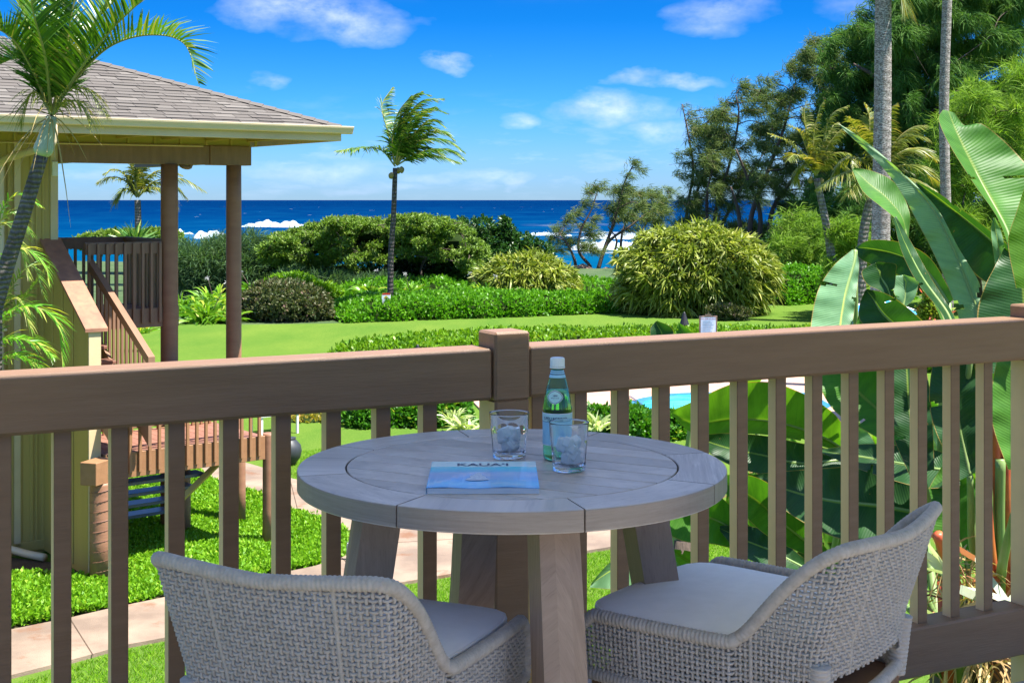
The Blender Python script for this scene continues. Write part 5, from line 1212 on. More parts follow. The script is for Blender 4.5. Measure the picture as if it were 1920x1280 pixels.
shrub('dark_thicket', 'dark upright bushes with pointed tips right of the umbrella tree', 'thicket', [(905, 450, 36, 40), (868, 432, 14, 26), (948, 450, 22, 38), (944, 425, 8, 22), (985, 468, 30, 28), (1010, 478, 30, 22), (890, 480, 50, 40), (960, 490, 60, 34)], 68, L_DARK, 3600, 6, .17, .09, lob=.35)
# grey green thicket left
shrub('grey_thicket', 'grey green feathery thicket behind the brown columns', 'thicket', [(395, 492, 62, 36), (350, 500, 40, 34), (452, 490, 50, 40), (480, 456, 15, 18), (420, 466, 34, 18), (520, 502, 46, 30), (570, 510, 36, 22), (470, 515, 80, 34), (380, 520, 70, 34)], 62, L_GREY, 2600, 9, .55, .035, 'strip', .55, (.45, 0, .55), .25, lob=.4, core=.82)
shrub('grey_thicket', 'low grey green scrub in front of the umbrella tree trunks', 'thicket', [(700, 540, 60, 20), (620, 535, 50, 22), (560, 530, 40, 24)], 59, L_GREY, 700, 9, .4, .03, 'strip', .55, (.3, 0, .5), .25, lob=.4)
# headland left
shrub('headland_scrub', 'low green headland behind the balcony rail of the house', 'scrub', [(235, 452, 75, 18), (300, 446, 40, 14), (180, 456, 40, 14)], 78, L_HELIO, 1600, 5, .25, .12, lob=.2, core=.9)
rosette(254, 455, 66, 'spiky agave tree top above the railing of the house', leafm('agave_leaf', (.05, .16, .03), (.16, .30, .06), .2, .4, .4, (.4, .45, .1)), 60, 1.25, .13, .12, 'yucca', 'yucca', up=.7, z=4.4 - 80 * 66 / FPX)
rosette(268, 625, 40, 'spiky plant on the lawn below the landing', L_PALG, 40, .9, .06, .2, 'yucca', 'yucca', up=.8)

# --- windswept shore trees
cas = 'ironwood trees behind the shore'
rn = random.Random(9)
shrub('shore_scrub', 'low scrub behind the giant striped mound at the foot of the grove', 'scrub', [(1260, 452, 40, 16), (1330, 450, 60, 24), (1400, 452, 50, 28), (1460, 462, 50, 30)], 80, L_CASB, 2200, 8, .5, .045, 'strip', .6, (.3, 0, .4), .25, lob=.5, core=.6)
def lean(cl): return cl
tree('ironwood_tree', 'windswept ironwood with a lone tuft at the tip of its bent trunk', 'tree', [[(1121, 506), (1132, 470), (1150, 420), (1162, 375), (1172, 340), (1186, 312)], [(1121, 506), (1140, 455), (1180, 425), (1215, 398)]],
     [(1188, 308, 15, 8), (1198, 318, 9, 6), (1175, 330, 10, 8), (1168, 350, 8, 10), (1163, 372, 10, 8), (1200, 385, 24, 10), (1225, 392, 18, 12), (1180, 402, 22, 12), (1150, 412, 20, 9), (1210, 412, 25, 10), (1240, 378, 14, 12), (1248, 398, 14, 12), (1140, 392, 14, 8)], 92, L_CASB, B_DARK, .28, 48, 12, .42, .038, 'strip', (.6, 0, .05), .45, .2, cas, 1.5, twig=7)
tree('ironwood_tree', 'leaning ironwood with layered pads left of the lone tuft', 'tree', [[(1108, 500), (1085, 470), (1090, 430), (1108, 395), (1120, 360)], [(1080, 495), (1068, 465), (1050, 440)]],
     [(1118, 350, 22, 8), (1140, 356, 20, 6), (1100, 362, 14, 9), (1092, 382, 14, 9), (1078, 400, 16, 8), (1060, 415, 18, 9), (1045, 432, 18, 10), (1035, 448, 14, 10), (1085, 425, 22, 9), (1100, 440, 24, 9), (1062, 455, 30, 10), (1095, 462, 26, 10), (1120, 470, 22, 8), (1040, 470, 20, 9), (1110, 410, 14, 7)], 90, L_CASB, B_DARK, .22, 52, 12, .40, .036, 'strip', (.6, 0, .1), .45, .2, cas, 1.5, twig=7)
tree('ironwood_tree', 'thin ironwood clump directly left of the giant striped mound', 'tree', [[(1163, 470), (1168, 430), (1185, 400)], [(1180, 470), (1205, 430), (1230, 390)], [(1215, 465), (1225, 430), (1250, 380)], [(1150, 480), (1156, 450), (1140, 425)]],
     [(rn.uniform(1150, 1265), rn.uniform(355, 430), rn.uniform(12, 22), rn.uniform(7, 12)) for _ in range(20)], 95, L_CASB, B_DARK, .2, 48, 12, .40, .036, 'strip', (.55, 0, .05), .45, .25, cas, 2, twig=7)
def region(n, poly, r=(14, 26), ry=(8, 14)):
    out = []
    while len(out) < n:
        x = rn.uniform(min(p[0] for p in poly), max(p[0] for p in poly)); y = rn.uniform(min(p[1] for p in poly), max(p[1] for p in poly)); ins = False
        for (xa_, ya), (xb_, yb) in zip(poly, poly[1:] + poly[:1]):
            if (ya > y) != (yb > y) and x < (xb_ - xa_) * (y - ya) / (yb - ya) + xa_: ins = not ins
        if ins: out.append((x, y, rn.uniform(*r), rn.uniform(*ry)))
    return out
tree('ironwood_tree', 'slender ironwood with a bare crooked top at the left of the grove', 'tree', [[(1285, 440), (1290, 380), (1300, 320), (1290, 250), (1279, 195)], [(1285, 440), (1310, 350), (1335, 270)]],
     [(1280, 200, 6, 5), (1290, 215, 10, 6), (1310, 208, 12, 5)] + region(40, [(1268, 300), (1285, 240), (1345, 200), (1360, 260), (1330, 330), (1320, 420), (1262, 430)], (12, 22), (7, 12)), 84, L_CASB, B_DARK, .22, 46, 12, .42, .034, 'strip', (.5, 0, .0), .5, .25, cas, 2, twig=7)
tree('ironwood_tree', 'ironwood with open sky between its limbs, second from the left in the grove', 'tree', [[(1335, 450), (1345, 380), (1370, 300), (1385, 220), (1380, 180)], [(1340, 450), (1380, 370), (1430, 290)], [(1330, 450), (1325, 370), (1340, 300)]],
     region(66, [(1320, 300), (1345, 200), (1385, 150), (1440, 170), (1470, 280), (1430, 380), (1330, 440)], (13, 24), (7, 12)), 82, L_CASB, B_DARK, .24, 43, 12, .42, .034, 'strip', (.5, 0, .0), .5, .25, cas, 2, twig=7)
tree('ironwood_tree', 'thick forked ironwood in the middle of the grove', 'tree', [[(1405, 470), (1410, 400), (1440, 320), (1470, 240), (1490, 160)], [(1420, 470), (1425, 400), (1400, 330), (1380, 280)], [(1440, 470), (1450, 390), (1500, 320), (1540, 260)], [(1390, 470), (1385, 400), (1370, 350)]],
     region(95, [(1400, 300), (1430, 150), (1500, 80), (1575, 60), (1570, 200), (1560, 330), (1480, 400), (1400, 380)], (14, 25), (8, 13)), 78, L_CASB, B_DARK, .34, 41, 12, .42, .034, 'strip', (.5, 0, .0), .5, .25, cas, 2.5, twig=7)
tree('ironwood_tree', 'tall ironwood with dark layered boughs left of the mottled trunk', 'tree', [[(1570, 480), (1580, 380), (1600, 260), (1620, 150), (1640, 60), (1650, -20)], [(1590, 480), (1610, 350), (1570, 220)]],
     region(135, [(1530, 160), (1560, 60), (1620, 10), (1680, -40), (1700, 100), (1690, 330), (1600, 340), (1540, 290)], (16, 30), (9, 15)), 74, L_CAS, B_DARK, .36, 41, 12, .50, .038, 'strip', (.45, 0, -.15), .5, .35, cas, 3, twig=6)
tree('ironwood_tree', 'dense ironwood filling the top right corner', 'tree', [[(1730, 480), (1710, 350), (1690, 220), (1700, 100), (1720, -30)], [(1750, 480), (1780, 300), (1830, 150), (1860, 20)], [(1700, 200), (1650, 150), (1600, 120)]],
     region(215, [(1640, 60), (1680, -50), (1960, -60), (1960, 260), (1860, 330), (1700, 340), (1650, 250)], (18, 34), (10, 17)), 70, L_CAS, B_DARK, .40, 43, 12, .50, .038, 'strip', (.35, 0, -.30), .5, .4, cas, 4, twig=5)
tree('ironwood_tree', 'sunlit yellow green ironwood at the right edge behind the upright leaf', 'tree', [[(1860, 520), (1870, 350), (1890, 200)], [(1840, 520), (1800, 350), (1790, 250)]],
     region(80, [(1770, 240), (1830, 150), (1960, 110), (1960, 520), (1780, 520), (1750, 350)], (18, 30), (10, 16)), 55, L_CASL, B_DARK, .25, 46, 10, .6, .035, 'strip', (.2, 0, .25), .55, .25, cas, 3, twig=4)
def under(label, poly, n, d, mat, L=.5, wind=(.3, 0, .25)):
    x0 = sum(p[0] for p in poly) / len(poly)
    tree('ironwood_sapling', label, 'tree', [[(x0, 545), (x0 + 4, 490), (x0 + 8, 430)], [(x0 - 25, 545), (x0 - 30, 470)], [(x0 + 30, 545), (x0 + 38, 480)]], region(n, poly, (18, 30), (11, 17)), d, mat, B_DARK, .12, 48, 10, L, .04, 'strip', wind, .55, .25, 'young ironwoods under the tall ones', 2.5, twig=4)
under('feathery light green young ironwood behind the thin leaning palm', [(1455, 430), (1500, 400), (1560, 420), (1570, 530), (1470, 520)], 34, 64, L_CASL)
under('dark young ironwoods between the palms', [(1500, 360), (1620, 330), (1640, 470), (1600, 540), (1500, 450)], 46, 70, L_CAS)
under('young ironwoods behind the mottled trunk', [(1600, 340), (1780, 330), (1800, 560), (1640, 570), (1590, 480)], 66, 66, L_CAS)
under('small yellow green young ironwood left of the pale leaves', [(1560, 430), (1600, 400), (1625, 470), (1600, 560), (1555, 540)], 26, 52, L_CASL, .4)
shrub('dark_thicket', 'dark bluish green thicket between the striped mound and the thin palm', 'thicket', [(1515, 500, 56, 40), (1580, 510, 60, 46), (1650, 520, 60, 50), (1470, 470, 40, 40), (1740, 520, 70, 50)], 68, L_DARK, 3800, 6, .18, .10, lob=.3)
shrub('dark_thicket', 'far dark treeline closing the view behind the grove', 'thicket', [(1520, 440, 60, 70), (1620, 410, 90, 110), (1760, 380, 120, 160), (1900, 380, 110, 160), (1840, 500, 200, 60)], 96, L_CAS, 7000, 7, .6, .07, 'strip', .7, (.3, 0, .2), .3, lob=.5, core=.7)

# --- palms
palm('coconut_palm', 'windblown coconut palm standing alone against the sky', [(731, 603), (733, 480), (738, 400), (741, 315)], .13, .09, 51.5,
     [[(741, 312), (715, 282), (680, 277), (630, 283)], [(740, 308), (728, 250), (716, 200), (735, 165)], [(742, 306), (745, 240), (760, 195), (790, 172)], [(743, 306), (760, 230), (790, 190), (830, 185)], [(744, 306), (770, 240), (800, 205), (838, 212)],
      [(744, 306), (775, 255), (805, 225), (833, 238)], [(744, 308), (785, 265), (830, 262), (868, 285)], [(744, 310), (790, 285), (835, 280), (870, 300)], [(744, 310), (780, 290), (815, 292), (860, 304)], [(742, 308), (750, 270), (780, 215), (815, 200)], [(742, 308), (735, 270), (745, 215), (770, 180)],
      [(744, 308), (780, 262), (820, 245), (850, 262)], [(743, 310), (765, 285), (790, 275), (830, 290)], [(743, 306), (752, 235), (775, 180), (805, 178)], [(743, 309), (762, 262), (800, 240), (842, 252)]],
     1.05, .055, L_PALM, B_PALMD, nl=60, droop=.35, wind=(.55, 0, -.15), rr=.035, coconuts=3)
palm('coconut_palm', 'small coconut palm seen under the beam of the house', [(258, 470), (259, 420), (258, 375)], .20, .16, 70,
     [[(258, 368), (235, 340), (210, 332), (183, 342)], [(258, 368), (235, 330), (215, 318), (195, 325)], [(258, 366), (248, 320), (240, 300), (225, 290)], [(258, 366), (262, 320), (275, 295), (295, 288)], [(259, 366), (280, 330), (310, 318), (340, 328)], [(259, 368), (290, 340), (340, 335), (386, 360)],
      [(259, 370), (280, 352), (310, 360), (330, 392)], [(257, 370), (240, 355), (225, 362), (215, 380)], [(259, 368), (285, 345), (320, 345), (350, 372)], [(258, 366), (255, 330), (262, 305), (270, 292)]], 1.1, .07, L_PALY, B_PALM, nl=42, droop=.5, wind=(.2, 0, -.1), rr=.045, zg=-1)
palm('coconut_palm', 'thin leaning coconut palm in front of the grove', [(1566, 540), (1556, 460), (1545, 400), (1531, 335)], .19, .12, 50,
     [[(1530, 330), (1500, 290), (1475, 265), (1440, 250)], [(1530, 328), (1508, 300), (1490, 290), (1478, 300)], [(1530, 325), (1515, 270), (1508, 215), (1512, 190)], [(1530, 325), (1525, 260), (1535, 210), (1545, 188)], [(1531, 325), (1545, 260), (1560, 215), (1590, 198)], [(1531, 325), (1555, 270), (1585, 240), (1605, 260)],
      [(1531, 326), (1560, 290), (1590, 290), (1600, 315)], [(1530, 327), (1540, 285), (1560, 240), (1570, 230)], [(1530, 328), (1516, 290), (1500, 250), (1480, 235)], [(1531, 328), (1550, 300), (1580, 310), (1590, 335)], [(1530, 328), (1510, 310), (1495, 320), (1488, 345)]], .85, .05, L_PALY, B_PALM, nl=46, droop=.5, wind=(.35, 0, -.1), rr=.03, coconuts=2)
palm('coconut_palm', 'broad coconut palm half hidden by the mottled trunk', [(1612, 590), (1615, 500), (1622, 420), (1645, 330)], .21, .14, 44,
     [[(1648, 325), (1610, 300), (1580, 300), (1560, 330)], [(1648, 325), (1600, 320), (1560, 335), (1535, 350)], [(1648, 322), (1620, 270), (1600, 235), (1590, 220)], [(1648, 320), (1650, 260), (1660, 220), (1680, 195)], [(1648, 320), (1680, 265), (1710, 240), (1735, 235)], [(1650, 322), (1690, 285), (1720, 280), (1755, 300)],
      [(1650, 324), (1690, 310), (1725, 315), (1758, 345)], [(1650, 326), (1680, 330), (1715, 340), (1750, 355)], [(1648, 326), (1625, 330), (1605, 345), (1590, 365)], [(1648, 320), (1632, 260), (1630, 220), (1620, 195)], [(1650, 322), (1690, 265), (1720, 255), (1740, 262)]], 1.0, .055, L_PALY, B_PALM, nl=50, droop=.5, wind=(.35, 0, -.05), rr=.035)
palm('coconut_palm', 'tall thick mottled coconut trunk running out of the top of the picture', [(1650, 560), (1652, 400), (1655, 200), (1656, 0), (1655, -140)], .24, .185, 32,
     [[(1657, -60), (1680, -40), (1690, -10), (1697, 22)], [(1657, -60), (1640, -90), (1600, -90), (1560, -60)], [(1657, -60), (1690, -100), (1740, -100), (1780, -70)]], .8, .05, L_PALY, B_COCO, nl=40, wind=(.1, 0, -.3))
palm('coconut_palm', 'tall slimmer grey coconut trunk right of the mottled one', [(1778, 560), (1774, 400), (1770, 200), (1776, 0), (1780, -120)], .15, .125, 37,
     [[(1780, -120), (1740, -140), (1700, -120)], [(1780, -120), (1820, -140), (1860, -120)]], .8, .05, L_PALM, B_COCO, nl=30)
# garden palm in front of the house
gp_ = palm('manila_palm', 'garden palm with pale green crownshaft in front of the gutter', [(-18, 600), (12, 500), (45, 400), (78, 292)], .066, .046, 9.6,
     [[-.4, (97, 215), (140, 150), (205, 88), (280, 66), (345, 82), (372, 155)], [.6, (95, 212), (95, 120), (120, 30), (170, -60)], [.2, (96, 212), (70, 120), (50, 40), (10, -40)], [-.5, (95, 212), (60, 130), (20, 70), (-40, 40)], [.8, (98, 212), (140, 120), (180, 40), (250, -30)],
      [-.2, (97, 212), (120, 120), (135, 20), (160, -90)], [-.8, (96, 212), (85, 110), (60, 10), (60, -80)], [-.5, (97, 213), (150, 130), (215, 50), (290, -20)], [.3, (95, 213), (70, 150), (35, 110), (-20, 130)]],
     .44, .022, L_PGD, B_NEAR, nl=62, droop=.16, rr=.013, dsp=.5, vee=.75)
pts = crv([W(78, 292, 9.6), W(86, 262, 9.6), (W(97, 218, 9.6))], 5); obj('crownshaft', MB().tube(pts, [.046, .062, .068, .066, .062, .058, .055, .050, .045, .04, .034][:len(pts)], 14), flat('crownshaft_green', (.28, .36, .20), (.42, .46, .34), 4, .35, .1, 8, .004, (1, 1, .3)), gp_, world=True, smooth=True)
fb = FB(); q = np.array([list(W(97, 216, 9.6))]); D = rand_dirs(26, .3); fb.strips(np.repeat(q, 26, 0), D, RG.uniform(.2, .55, 26), .012, droop=.8, nseg=4); fb.build('dry_fibres', leafm('dry_leaf', (.25, .17, .06), (.42, .32, .14), .2, .7, .2), gp_)
for fr in [[(99, 214), (130, 170), (165, 170), (200, 215)], [(99, 215), (125, 190), (150, 195), (170, 225)], [(95, 214), (70, 175), (52, 185), (40, 230)]]:
    fb = FB(); rc = MB(); frond(fb, [W(x, y, 9.5) for x, y in fr], .26, .012, 34, droop=.7, rach=rc, r=.008); f_ = fb.build('frond', L_PALY, gp_, kind=None); obj('rachis', rc, MATS['palm_rachis'], f_, world=True)
# areca palms at the left edge
ar = thing('areca_palm', 'feathery palm clump at the left edge against the olive wall', 'palm', (W(0, 600, 12.0).x, 12.0, 0))
for dz, fr, m_ in [(0, [(-60, 700), (-10, 610), (50, 575), (105, 600), (118, 680)], L_PALG), (.5, [(-60, 690), (-20, 560), (30, 470), (80, 490), (92, 530)], L_PALG), (.8, [(-60, 640), (-30, 500), (0, 400), (35, 365), (75, 385)], L_PALG), (.3, [(-40, 700), (0, 640), (60, 640), (100, 668)], L_PALG),
                  (.6, [(-60, 720), (-20, 620), (20, 540), (60, 500), (85, 560)], L_PALM), (1, [(-60, 600), (-30, 480), (-5, 420), (30, 440), (55, 520)], L_PALM), (.2, [(-60, 730), (-10, 680), (40, 668), (90, 700)], L_PALG), (1.1, [(-50, 700), (10, 600), (60, 540), (90, 500)], L_PALM), (.7, [(-60, 560), (-20, 450), (20, 400), (60, 440)], L_PALM), (.9, [(-50, 700), (-10, 600), (30, 560), (60, 620)], L_PALM)]:
    fb = FB(); rc = MB(); frond(fb, [W(x, y, 12.2 + dz) for x, y in fr], .40, .024, 46, droop=.4, rach=rc, r=.010); f_ = fb.build('frond', m_, ar, kind=None); obj('rachis', rc, MATS['palm_rachis'], f_, world=True)
obj('stem', MB().tube([(W(-60, 0, 12.4).x, 12.4, 0), tuple(W(-60, 690, 12.4))], .04, 8).tube([(W(-40, 0, 12.8).x, 12.8, 0), tuple(W(-60, 600, 12.8))], .035, 8), B_PALM, ar, world=True)

# --- groundcover and grass close by
def in_poly(xy, poly):
    x, y = xy[:, 0], xy[:, 1]; ins = np.zeros(len(x), bool)
    for (xa_, ya), (xb_, yb) in zip(poly, poly[1:] + poly[:1]):
        with np.errstate(divide='ignore', invalid='ignore'): c_ = ((ya > y) != (yb > y)) & (x < (xb_ - xa_) * (y - ya) / (yb - ya) + xa_)
        ins ^= c_
    return ins
def scatter(poly_px, n):
    P = [G(x, y) for x, y in poly_px]; po = [(p.x, p.y) for p in P]; xs = [p[0] for p in po]; ys = [p[1] for p in po]
    xy = np.stack([RG.uniform(min(xs), max(xs), n * 3), RG.uniform(min(ys), max(ys), n * 3)], 1); xy = xy[in_poly(xy, po)][:n]
    return np.c_[xy, np.zeros(len(xy))]
P = scatter(bed, 44000); hgt = .05 + .055 * (np.sin(P[:, 0] * 2.1) * np.cos(P[:, 1] * 1.7) + 1) * RG.random(len(P)); P[:, 2] = hgt
fb = FB(); O = rand_dirs(len(P), 1.2); tufts(fb, P, O, 4, .056, .034, 'leaf', .6, (0, 0, .3)); gc = fb.build('groundcover', L_GC); tag(gc, 'bright green leafy groundcover filling the bed beside the walkway', 'groundcover', kind='stuff')
def grass_patch(poly, n, label, h=.055):
    P = scatter(poly, n); P[:, 2] = .012; D = rand_dirs(len(P), 1.6); fb = FB(); fb.strips(P, D, h * RG.uniform(.6, 1.3, len(P)), .009, droop=.25, nseg=1, w0=1.0); g = fb.build('grass', L_GRS); tag(g, label, 'grass', kind='stuff')
grass_patch([(20, 1290), (130, 1252), (240, 1222), (320, 1205), (455, 1172), (600, 1135), (760, 1100), (870, 1082), (1000, 1056), (1150, 1033), (1240, 1014), (1480, 990), (1640, 1010), (1640, 1290)], 80000, 'near green lawn below the balcony railing')
grass_patch([(1180, 1004), (1500, 930), (1560, 990), (1240, 1014)], 9000, 'strip of lawn behind the stool at the right')
grass_patch([(543, 850), (640, 838), (760, 835), (870, 850), (900, 930), (760, 935), (640, 920), (545, 898)], 16000, 'lawn between the walkway and the golden bank')
rd = scatter([(1380, 900), (1640, 880), (1640, 960), (1400, 990)], 700)
# ------------------------------------------------------------------ giant white bird of paradise beside the balcony
def bleaf_mat(name, dark, light, trans=.30, rough=.36, mid=(.16, .24, .04), back=(1.25, 1.25, 1.3)):
    m, nt = new_mat(name); uvn = N(nt, 'ShaderNodeTexCoord').outputs['UV']; sp = N(nt, 'ShaderNodeSeparateXYZ'); lk(nt, uvn, sp.inputs[0])
    u, v = sp.outputs[0], sp.outputs[1]; av = math_(nt, 'ABSOLUTE', v)
    k = math_(nt, 'SUBTRACT', u, math_(nt, 'MULTIPLY', av, .06))
    fine = math_(nt, 'SINE', math_(nt, 'MULTIPLY', k, 520)); cm = N(nt, 'ShaderNodeCombineXYZ'); lk(nt, k, cm.inputs[0]); lk(nt, math_(nt, 'MULTIPLY', v, .02), cm.inputs[1])
    rib = noise(nt, cm.outputs[0], 38, 3, .6); pat = noise(nt, N(nt, 'ShaderNodeTexCoord').outputs['Object'], 5, 4, .6)
    c = mixc(nt, ramp(nt, rib, [(.15, (0,) * 3), (.85, (1,) * 3)]), dark, light)
    c = mixc(nt, math_(nt, 'MULTIPLY', ramp(nt, pat, [(.45, (0,) * 3), (.7, (1,) * 3)]), .35), c, tuple(min(1, x * 1.5) for x in light))
    mr = ramp(nt, av, [(.0, (1,) * 3), (.025, (1,) * 3), (.06, (0,) * 3)]); c = mixc(nt, mr, c, mid)
    ed = ramp(nt, av, [(.965, (0,) * 3), (.985, (1,) * 3)]); c = mixc(nt, math_(nt, 'MULTIPLY', ed, .8), c, (.30, .20, .06))
    spn = noise(nt, N(nt, 'ShaderNodeTexCoord').outputs['Object'], 30, 3, .5); c = mixc(nt, ramp(nt, spn, [(.74, (0,) * 3), (.77, (.7,) * 3)]), c, (.22, .13, .05))
    bf = N(nt, 'ShaderNodeNewGeometry').outputs['Backfacing']; c2 = mixc(nt, bf, c, mixc(nt, 1.0, c, back, 'MULTIPLY'))
    h = math_(nt, 'ADD', math_(nt, 'MULTIPLY', fine, .22), math_(nt, 'MULTIPLY', rib, 1.6))
    p = bsdf(nt, c2, rough, bump(nt, h, .30, .005), .32); t = N(nt, 'ShaderNodeBsdfTranslucent'); lk(nt, mixc(nt, 1.0, c, (1.5, 1.7, .35), 'MULTIPLY'), t.inputs[0])
    mx = N(nt, 'ShaderNodeMixShader'); mx.inputs[0].default_value = trans; lk(nt, p.outputs[0], mx.inputs[1]); lk(nt, t.outputs[0], mx.inputs[2]); finish(nt, mx.outputs[0]); return m
BL_D = bleaf_mat('big_leaf_dark_shaded', (0.011, 0.044, 0.013), (0.026, 0.080, 0.020), .30, .42)  # darker copy for shaded leaves: the shade is put into the colour
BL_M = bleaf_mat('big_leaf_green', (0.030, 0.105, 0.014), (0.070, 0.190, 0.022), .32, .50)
BL_P = bleaf_mat('big_leaf_pale_sunlit', (.075, .17, .085), (.14, .26, .13), .30, .46, (.40, .50, .10))  # paler copy for sunlit leaves: the light is put into the colour
BL_G = bleaf_mat('big_leaf_glaucous_sunlit', (.14, .24, .13), (.23, .36, .20), .28, .46, (.45, .52, .10))  # palest copy, sunlight on the leaf front put into the colour
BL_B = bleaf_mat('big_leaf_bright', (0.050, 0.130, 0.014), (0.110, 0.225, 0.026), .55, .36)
PET = flat('petiole_green', (.16, .26, .07), (.22, .30, .10), 4, .45, .1); PETR = flat('petiole_red', (.42, .05, .03), (.55, .18, .04), 6, .45, .2, 20)
def resample(pl, n):
    P = [Vector((p[0], p[1], 0)) for p in pl]; c = crv(P, 6) if len(P) > 2 else [P[0].lerp(P[1], i / 10) for i in range(11)]; L = [0]
    for a, b in zip(c, c[1:]): L.append(L[-1] + (b - a).length)
    x = np.interp(np.linspace(0, L[-1], n), L, [p.x for p in c]); y = np.interp(np.linspace(0, L[-1], n), L, [p.y for p in c]); return list(zip(x, y))
def bleaf(par, L, Rr, d0, d1, mat, fold=.05, tilt=0.0, m=.5, M=None, ripple=.010, bow=.0, label=None):
    n = 56; K = 10; l = resample(L, n); r_ = resample(Rr, n); mm = resample(M, n) if M else None; vs = []; uv = []; acc = 0; prev = None; ph = random.uniform(0, 6)
    for i in range(n):
        t = i / (n - 1); d = d0 + (d1 - d0) * t + bow * math.sin(math.pi * t); mp = mm[i] if mm else (l[i][0] * (1 - m) + r_[i][0] * m, l[i][1] * (1 - m) + r_[i][1] * m)
        wpx = math.hypot(l[i][0] - r_[i][0], l[i][1] - r_[i][1]); w = wpx * d / FPX
        pc = W(mp[0], mp[1], d); acc += (pc - prev).length if prev is not None else 0; prev = pc
        for k in range(K + 1):
            s = k / K * 2 - 1; e = l[i] if s < 0 else r_[i]; a = abs(s); x = mp[0] + (e[0] - mp[0]) * a; y = mp[1] + (e[1] - mp[1]) * a
            dep = d - fold * (w / .25) * (a ** 1.5) * 1.0 + tilt * s * w + ripple * a * math.sin(acc * 34 + ph + s) + .5 * ripple * a * math.sin(acc * 71 + ph * 2)
            vs.append(W(x, y, dep)); uv.append((acc + par_off[0], s))
    gaps = set()
    for _ in range(random.choice([0, 1, 2, 3])):   # wind splits along the veins
        gi = random.randint(8, n - 8); sd_ = random.random() < .5; dp = random.randint(2, 3)
        for k in range(dp): gaps.add((gi, k if sd_ else K - 1 - k)); (k == 0) and gaps.add((gi + 1, 0 if sd_ else K - 1))
    par_off[0] += 3.7; fs = [(i * (K + 1) + k, i * (K + 1) + k + 1, (i + 1) * (K + 1) + k + 1, (i + 1) * (K + 1) + k) for i in range(n - 1) for k in range(K) if (i, k) not in gaps]
    Mi = ROOTM[root_of(par).name].inverted(); me = make_mesh('leaf', [Mi @ v for v in vs], fs, mat, smooth=True); ul = me.uv_layers.new(name='UVMap')
    for lp in me.loops: ul.data[lp.index].uv = uv[lp.vertex_index]
    o = bpy.data.objects.new('leaf', me); link(o, par, 'leaf', label); mid = [vs[i * (K + 1) + K // 2] + Vector((0, .006, 0)) for i in range(n)]
    obj('midrib', MB().tube(mid, [.011 * (1 - .8 * i / (n - 1)) for i in range(n)], 6), PET, o, world=True, smooth=True); return o, mid[0]
par_off = [0.0]
def stalk(par, top, crown, r=.017, mat=None):
    top, crown = Vector(top), Vector(crown); m_ = top.lerp(crown, .5) + Vector((random.uniform(-.08, .08), random.uniform(-.02, .08), -.12))
    obj('petiole', MB().tube(crv([top, m_, crown], 8), [r * .75 + r * .9 * i / 16 for i in range(17)], 8), mat or PET, par, world=True, smooth=True)
def plant(px, py, d, label):
    c = W(px, py, d); t = thing('bird_of_paradise', label, 'plant', (c.x, c.y, 0), group='giant bird of paradise plants'); mb = MB()
    pts = [Vector((c.x + random.uniform(-.03, .03), c.y, c.z * i / 8)) for i in range(9)]; obj('trunk', MB().tube(pts, [.13, .12, .115, .11, .115, .11, .12, .13, .12], 10), B_DARK, t, world=True, smooth=True); return t, c
pA, cA = plant(1885, 1120, 6.0, 'tallest giant bird of paradise at the right edge, its upright leaves above the rail')
pB, cB = plant(1790, 1180, 6.7, 'giant bird of paradise with red leaf stalks and dry fibres behind the last balusters')
pC, cC = plant(1560, 1330, 7.6, 'lower giant bird of paradise with wide leaves behind the middle balusters')
pD, cD = plant(1290, 1010, 9.2, 'small bird of paradise with two leaf tips just over the rail by the torch')
def put(pl, cr, *a, st=True, red=False, **k):
    o, b = bleaf(pl, *a, **k)
    if st: stalk(pl, b, cr + Vector((random.uniform(-.06, .06), random.uniform(-.05, .05), random.uniform(-.25, .05))), mat=PETR if red else PET)
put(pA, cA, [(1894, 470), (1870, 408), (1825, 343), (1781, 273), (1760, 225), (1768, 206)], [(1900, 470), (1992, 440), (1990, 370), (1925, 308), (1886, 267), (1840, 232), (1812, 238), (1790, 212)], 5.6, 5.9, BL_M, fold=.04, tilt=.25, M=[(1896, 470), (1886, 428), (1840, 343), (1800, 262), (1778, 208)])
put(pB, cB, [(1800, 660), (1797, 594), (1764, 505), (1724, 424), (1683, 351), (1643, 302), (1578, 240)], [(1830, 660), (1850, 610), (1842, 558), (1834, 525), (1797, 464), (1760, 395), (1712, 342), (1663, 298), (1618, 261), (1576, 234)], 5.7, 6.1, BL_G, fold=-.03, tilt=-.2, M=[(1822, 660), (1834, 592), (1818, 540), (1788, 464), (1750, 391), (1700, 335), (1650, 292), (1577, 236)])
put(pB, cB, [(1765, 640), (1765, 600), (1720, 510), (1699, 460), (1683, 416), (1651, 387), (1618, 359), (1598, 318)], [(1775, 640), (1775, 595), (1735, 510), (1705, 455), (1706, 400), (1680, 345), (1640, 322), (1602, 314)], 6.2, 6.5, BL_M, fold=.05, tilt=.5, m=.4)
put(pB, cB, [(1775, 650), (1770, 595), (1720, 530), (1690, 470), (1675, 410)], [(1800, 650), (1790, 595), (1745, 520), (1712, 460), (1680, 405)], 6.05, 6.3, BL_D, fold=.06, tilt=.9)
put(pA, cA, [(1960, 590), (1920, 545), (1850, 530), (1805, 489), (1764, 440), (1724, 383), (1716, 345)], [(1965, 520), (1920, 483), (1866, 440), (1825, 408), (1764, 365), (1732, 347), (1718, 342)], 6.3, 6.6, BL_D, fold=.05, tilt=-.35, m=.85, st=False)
put(pA, cA, [(1838, 700), (1832, 594), (1845, 540), (1865, 500), (1882, 466)], [(1960, 700), (1950, 560), (1930, 500), (1905, 476), (1884, 464)], 5.4, 5.5, BL_D, fold=.04, tilt=.1, m=.75, st=False)
